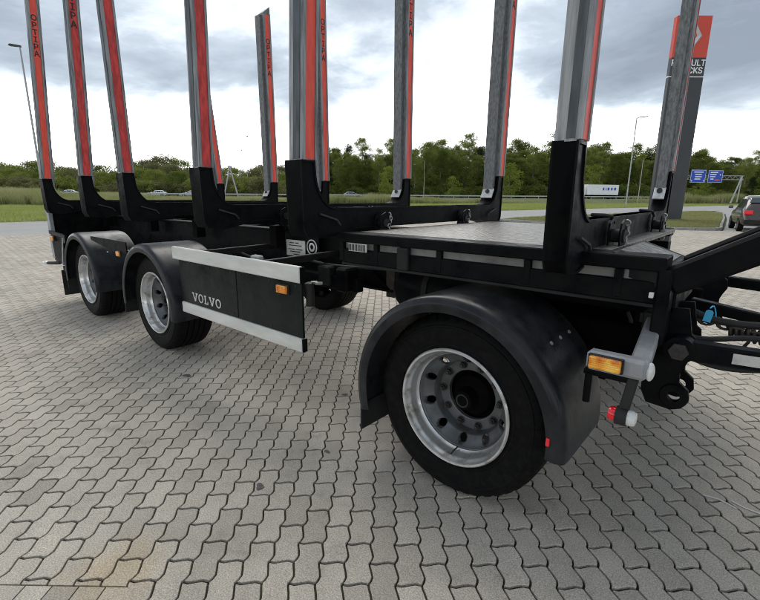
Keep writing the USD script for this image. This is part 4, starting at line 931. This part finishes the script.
# dealer pylon
pp = np.array([-5.14, 32.9, 0]); PA = AZ
py = thing('sign_pylon', 'tall anthracite pylon with a red top panel and silver diamond emblem', 'pylon', pp, PA)
HW = 1.05
MB().box(-HW, HW, -.16, .16, .12, 8.70, .02).build('column', M['sign_dark'], py)
MB().box(-HW, HW, -.16, .16, 8.78, 9.78, .02).build('name_panel', M['sign_dark'], py)
MB().box(-HW, HW, -.17, .17, 9.78, 12.07, .02).build('emblem_panel', M['orange_red'], py)
MB().box(-HW-.03, HW+.03, -.10, .10, 8.70, 8.78, .0).build('joint_strip', M['white'], py)
MB().box(-HW-.15, HW+.15, -.3, .3, -.05, .12, .02).build('foot_plate', M['sign_dark'], py)
MB().add(text('RENAULT', .33, (0, -.165, 9.34), (1, 0, 0), (0, 0, 1), .012, True, True)).add(text('TRUCKS', .33, (0, -.165, 8.92), (1, 0, 0), (0, 0, 1), .012, True, True)).build('lettering', M['white'], py, False)
def diamond():
    # a tall lozenge ring of four bevelled bars, the bars crossing at top and bottom
    o = [(0, 1.05), (.60, .0), (0, -1.05), (-.60, 0)]; i_ = [(0, .55), (.28, 0), (0, -.55), (-.28, 0)]
    V = []; F = []
    for ring, y in ((o, -.0), ([((a+c)/2, (b_+d)/2) for (a, b_), (c, d) in zip(o, i_)], -.14), (i_, 0)):
        V += [(x_, y, z_) for x_, z_ in ring]
    for r in range(2):
        for k in range(4): F.append([r*4+k, r*4+(k+1) % 4, (r+1)*4+(k+1) % 4, (r+1)*4+k])
    for k in range(4): F.append([8+k, 8+(k+1) % 4, (k+1) % 4, k])
    V = np.array(V, float); V[:, 2] = V[:, 2]*.86+10.98; V[:, 1] -= .175
    return meshkit.arrays((V, F))[:2]
dv, df = diamond(); dm = trimesh.Trimesh(dv, df, process=True); dm.fix_normals()
usdkit.mesh(stage, str(py.GetPath())+'/diamond_emblem', dm, M['chrome'])

# ------------------------------------------------------------------ vehicles behind
def car(name, paint, label, loc, rz, suv=True, group=None, L=4.55, full=True):
    t = thing(name, label, 'car', loc, rz, group); Wd = .92; Ht = 1.66 if suv else 1.42
    st = np.linspace(0, 1, 23)
    hood = .98 if suv else .86
    def top(x): return np.interp(x, [0, .02, .10, .27, .33, .45, .62, .80, .90, .955, .985, 1.0], [.62, .78, hood-.05, hood, hood+.06, Ht-.10, Ht, Ht-.05, Ht-.28, hood+.10, hood-.08, .62])
    def belt(x): return np.interp(x, [0, .05, .27, .9, .98, 1], [.60, .72, hood-.03, hood+.06, hood-.06, .6])
    def bot(x): return np.interp(x, [0, .05, .95, 1], [.42, .26, .28, .42])
    def hw(x): return Wd*np.interp(x, [0, .03, .12, .5, .9, .97, 1], [.72, .86, .96, 1, .97, .90, .80])
    V = []; n = 16
    for x in st:
        tp, be, bo, w_ = top(x), min(belt(x), top(x)-.005), bot(x), hw(x); wt = w_*.74 if tp > be+.15 else w_*.88
        half = [(0, bo), (w_*.8, bo), (w_*.97, bo+.12), (w_, (bo+be)/2), (w_*.97, be), ((w_*.93+wt)/2, (be+tp)/2), (wt, tp-.04), (wt*.8, tp), (0, tp+.01)]
        V += [(x*L-L/2, -y, z) for y, z in half]+[(x*L-L/2, y, z) for y, z in half[-2:0:-1]]
    V = np.array(V); F = []
    for i in range(len(st)-1):
        for j in range(n): F.append([i*n+j, i*n+(j+1) % n, (i+1)*n+(j+1) % n, (i+1)*n+j])
    F = [f[::-1] for f in F]
    T = [[0, j, j+1] for j in range(1, n-1)]; e = (len(st)-1)*n; T += [[e, e+j+1, e+j] for j in range(1, n-1)]
    v2, f2, _ = meshkit.arrays((V, np.array(F))); m = trimesh.Trimesh(v2, np.vstack([f2, T]), process=False); m.fix_normals()
    MB().add(m).build('body', M[paint], t, 45)
    # glazing follows the cabin faces a little proud of them
    def pt(x, lvl, sgn, out=.006):
        tp, be, w_ = top(x), min(belt(x), top(x)-.005), hw(x); wt = w_*.74
        y = np.interp(lvl, [0, .5, 1], [w_*.97, (w_*.93+wt)/2, wt]); z = np.interp(lvl, [0, .5, 1], [be, (be+tp)/2, tp-.04])
        return np.array([x*L-L/2, sgn*(y+out), z])
    def pane(q, nm):
        q = np.array(q); nrm = np.cross(q[1]-q[0], q[2]-q[0]); nrm /= np.linalg.norm(nrm)+1e-9
        V = np.vstack([q, q-nrm*.012]); mm = trimesh.convex.convex_hull(V); MB().add(mm).build(nm, M['glass'], t, False)
    if full:
        for sgn in (-1, 1):
            for x0, x1, xa, xb in ((.35, .54, .425, .54), (.56, .74, .56, .74), (.76, .87, .76, .835)):
                pane([pt(x0, .12, sgn), pt(x1, .12, sgn), pt(xb, .86, sgn), pt(xa, .86, sgn)], 'side_window')
        xs = lambda x: x*L-L/2
        pane([(xs(.915)+.03, -.66, Ht-.32), (xs(.915)+.03, .66, Ht-.32), (xs(.845)+.03, .56, Ht-.11), (xs(.845)+.03, -.56, Ht-.11)], 'rear_window')
        pane([(xs(.325)-.02, -.68, hood+.07), (xs(.325)-.02, .68, hood+.07), (xs(.43)-.02, .56, Ht-.13), (xs(.43)-.02, -.56, Ht-.13)], 'windscreen')
        for sgn in (-1, 1):
            MB().box(L/2-.16, L/2-.03, sgn*.52, sgn*.84, hood-.17, hood+.01, .02).build('tail_light', M['red_lens'], t)
            MB().box(-L/2+.03, -L/2+.22, sgn*.5, sgn*.80, hood-.27, hood-.13, .02).build('headlight', M['white_lens'], t)
            MB().box(-L/2+L*.315, -L/2+L*.345, sgn*.93, sgn*1.12, hood+.06, hood+.2, .03).build('wing_mirror', M[paint], t)
        MB().box(L/2-.10, L/2+.02, -.80, .80, .36, .58, .04).build('rear_bumper', M['black_dusty'], t)
        MB().box(L/2-.01, L/2+.012, -.26, .26, .66, .77, .004).build('number_plate', M['plate'], t)
    for sx_ in (-1.35, 1.32):
        for sgn in (-1, 1):
            ti = lathe([(.20, -.1), (.31, -.11), (.335, -.08), (.335, .08), (.31, .11), (.20, .1)], 24); ri = lathe([(.03, -.06), (.19, -.105), (.205, -.10), (.205, .1), (.19, .105), (.03, .06)], 24)
            w = thing('wheel', parent=t, loc=(sx_, sgn*.80, .335)); MB().add(ti).build('tyre', M['rubber'], w); MB().add(ri).build('rim', M['disc'], w)
    return t
M['brown_paint'] = mat('dark_brown_metallic', (.055, .045, .04), (.06, .05, .045), 2, .28, metallic=.4, coat=.7)
M['white_car'] = mat('white_car_paint', (.72, .72, .72), rough=.25, coat=.6); M['grey_car'] = mat('grey_car_paint', (.22, .23, .25), rough=.25, coat=.6)
hd = np.array([-1.463+.926, 30.685-25.381]); hd = np.array([-.16, .987]); hd /= np.linalg.norm(hd)
side_r = np.array([hd[1], -hd[0]])
rear_left = np.array([-.93, 25.6]); cc = rear_left+hd*1.32+side_r*.80
car('parked_car', 'brown_paint', 'dark brown parked car seen from behind at the right edge', (*cc, -.008), math.atan2(hd[1], hd[0])+PI)
ra = math.atan2(md[1], md[0])
def on_motorway(u, lane):
    # parameter along the motorway where the view line at u crosses the lane
    d = (place(u, 100)-place(u, 0))[:2]; o0 = np.array([CAM[0], CAM[1]]); a0 = mA+mn*lane
    A_ = np.array([[md[0], -d[0]], [md[1], -d[1]]]); t = np.linalg.solve(A_, o0-a0)[0]; return along(t, lane, 1.222)
for u, lane, pnt, lab, dr in ((156, 3.5, 'white_car', 'white car on the motorway left of the fourth near stake', 1), (190, 3.5, 'white_car', 'white car on the motorway half hidden by the fourth near stake', 1), (67, 9, 'white_car', 'pale car on the motorway between the two rearmost stakes', 1), (352, 4, 'grey_car', 'grey car on the motorway right of the tallest near stake', -1)):
    car('motorway_car', pnt, lab, on_motorway(u, lane), ra+(0 if dr > 0 else PI), False, None, 4.6)
# white lorry trailer
lp = on_motorway(599, 5); t = thing('lorry', 'long white lorry with blue lettering on the motorway behind the front stake', 'lorry', lp, ra)
b = MB(); b.box(-5.2, 5.0, -1.25, 1.25, 1.15, 3.95, .04).build('cargo_box', M['white'], t); MB().box(-7.6, -5.6, -1.2, 1.2, .9, 3.5, .2).build('cab', M['white_car'], t); MB().box(-7.2, 5.0, -.5, .5, .75, 1.1, .03).build('frame', M['dark_deep'], t)
lb = MB()
for k, (a, w) in enumerate(((-.2, .5), (.45, .25), (.85, .6), (1.6, .55), (2.3, .6))): lb.box(a*1.5, a*1.5+w, -1.262, -1.252, 2.4, 3.15, 0)
lb.build('lettering', M['blue'], t, False)
for k, x_ in enumerate((-6.6, -4.4, 2.2, 3.5)):
    for sgn in (-1, 1): MB().add(cyl((x_, sgn*1.2, .5), (x_, sgn*.9, .5), .5, 20)).build('wheel', M['rubber'], t)
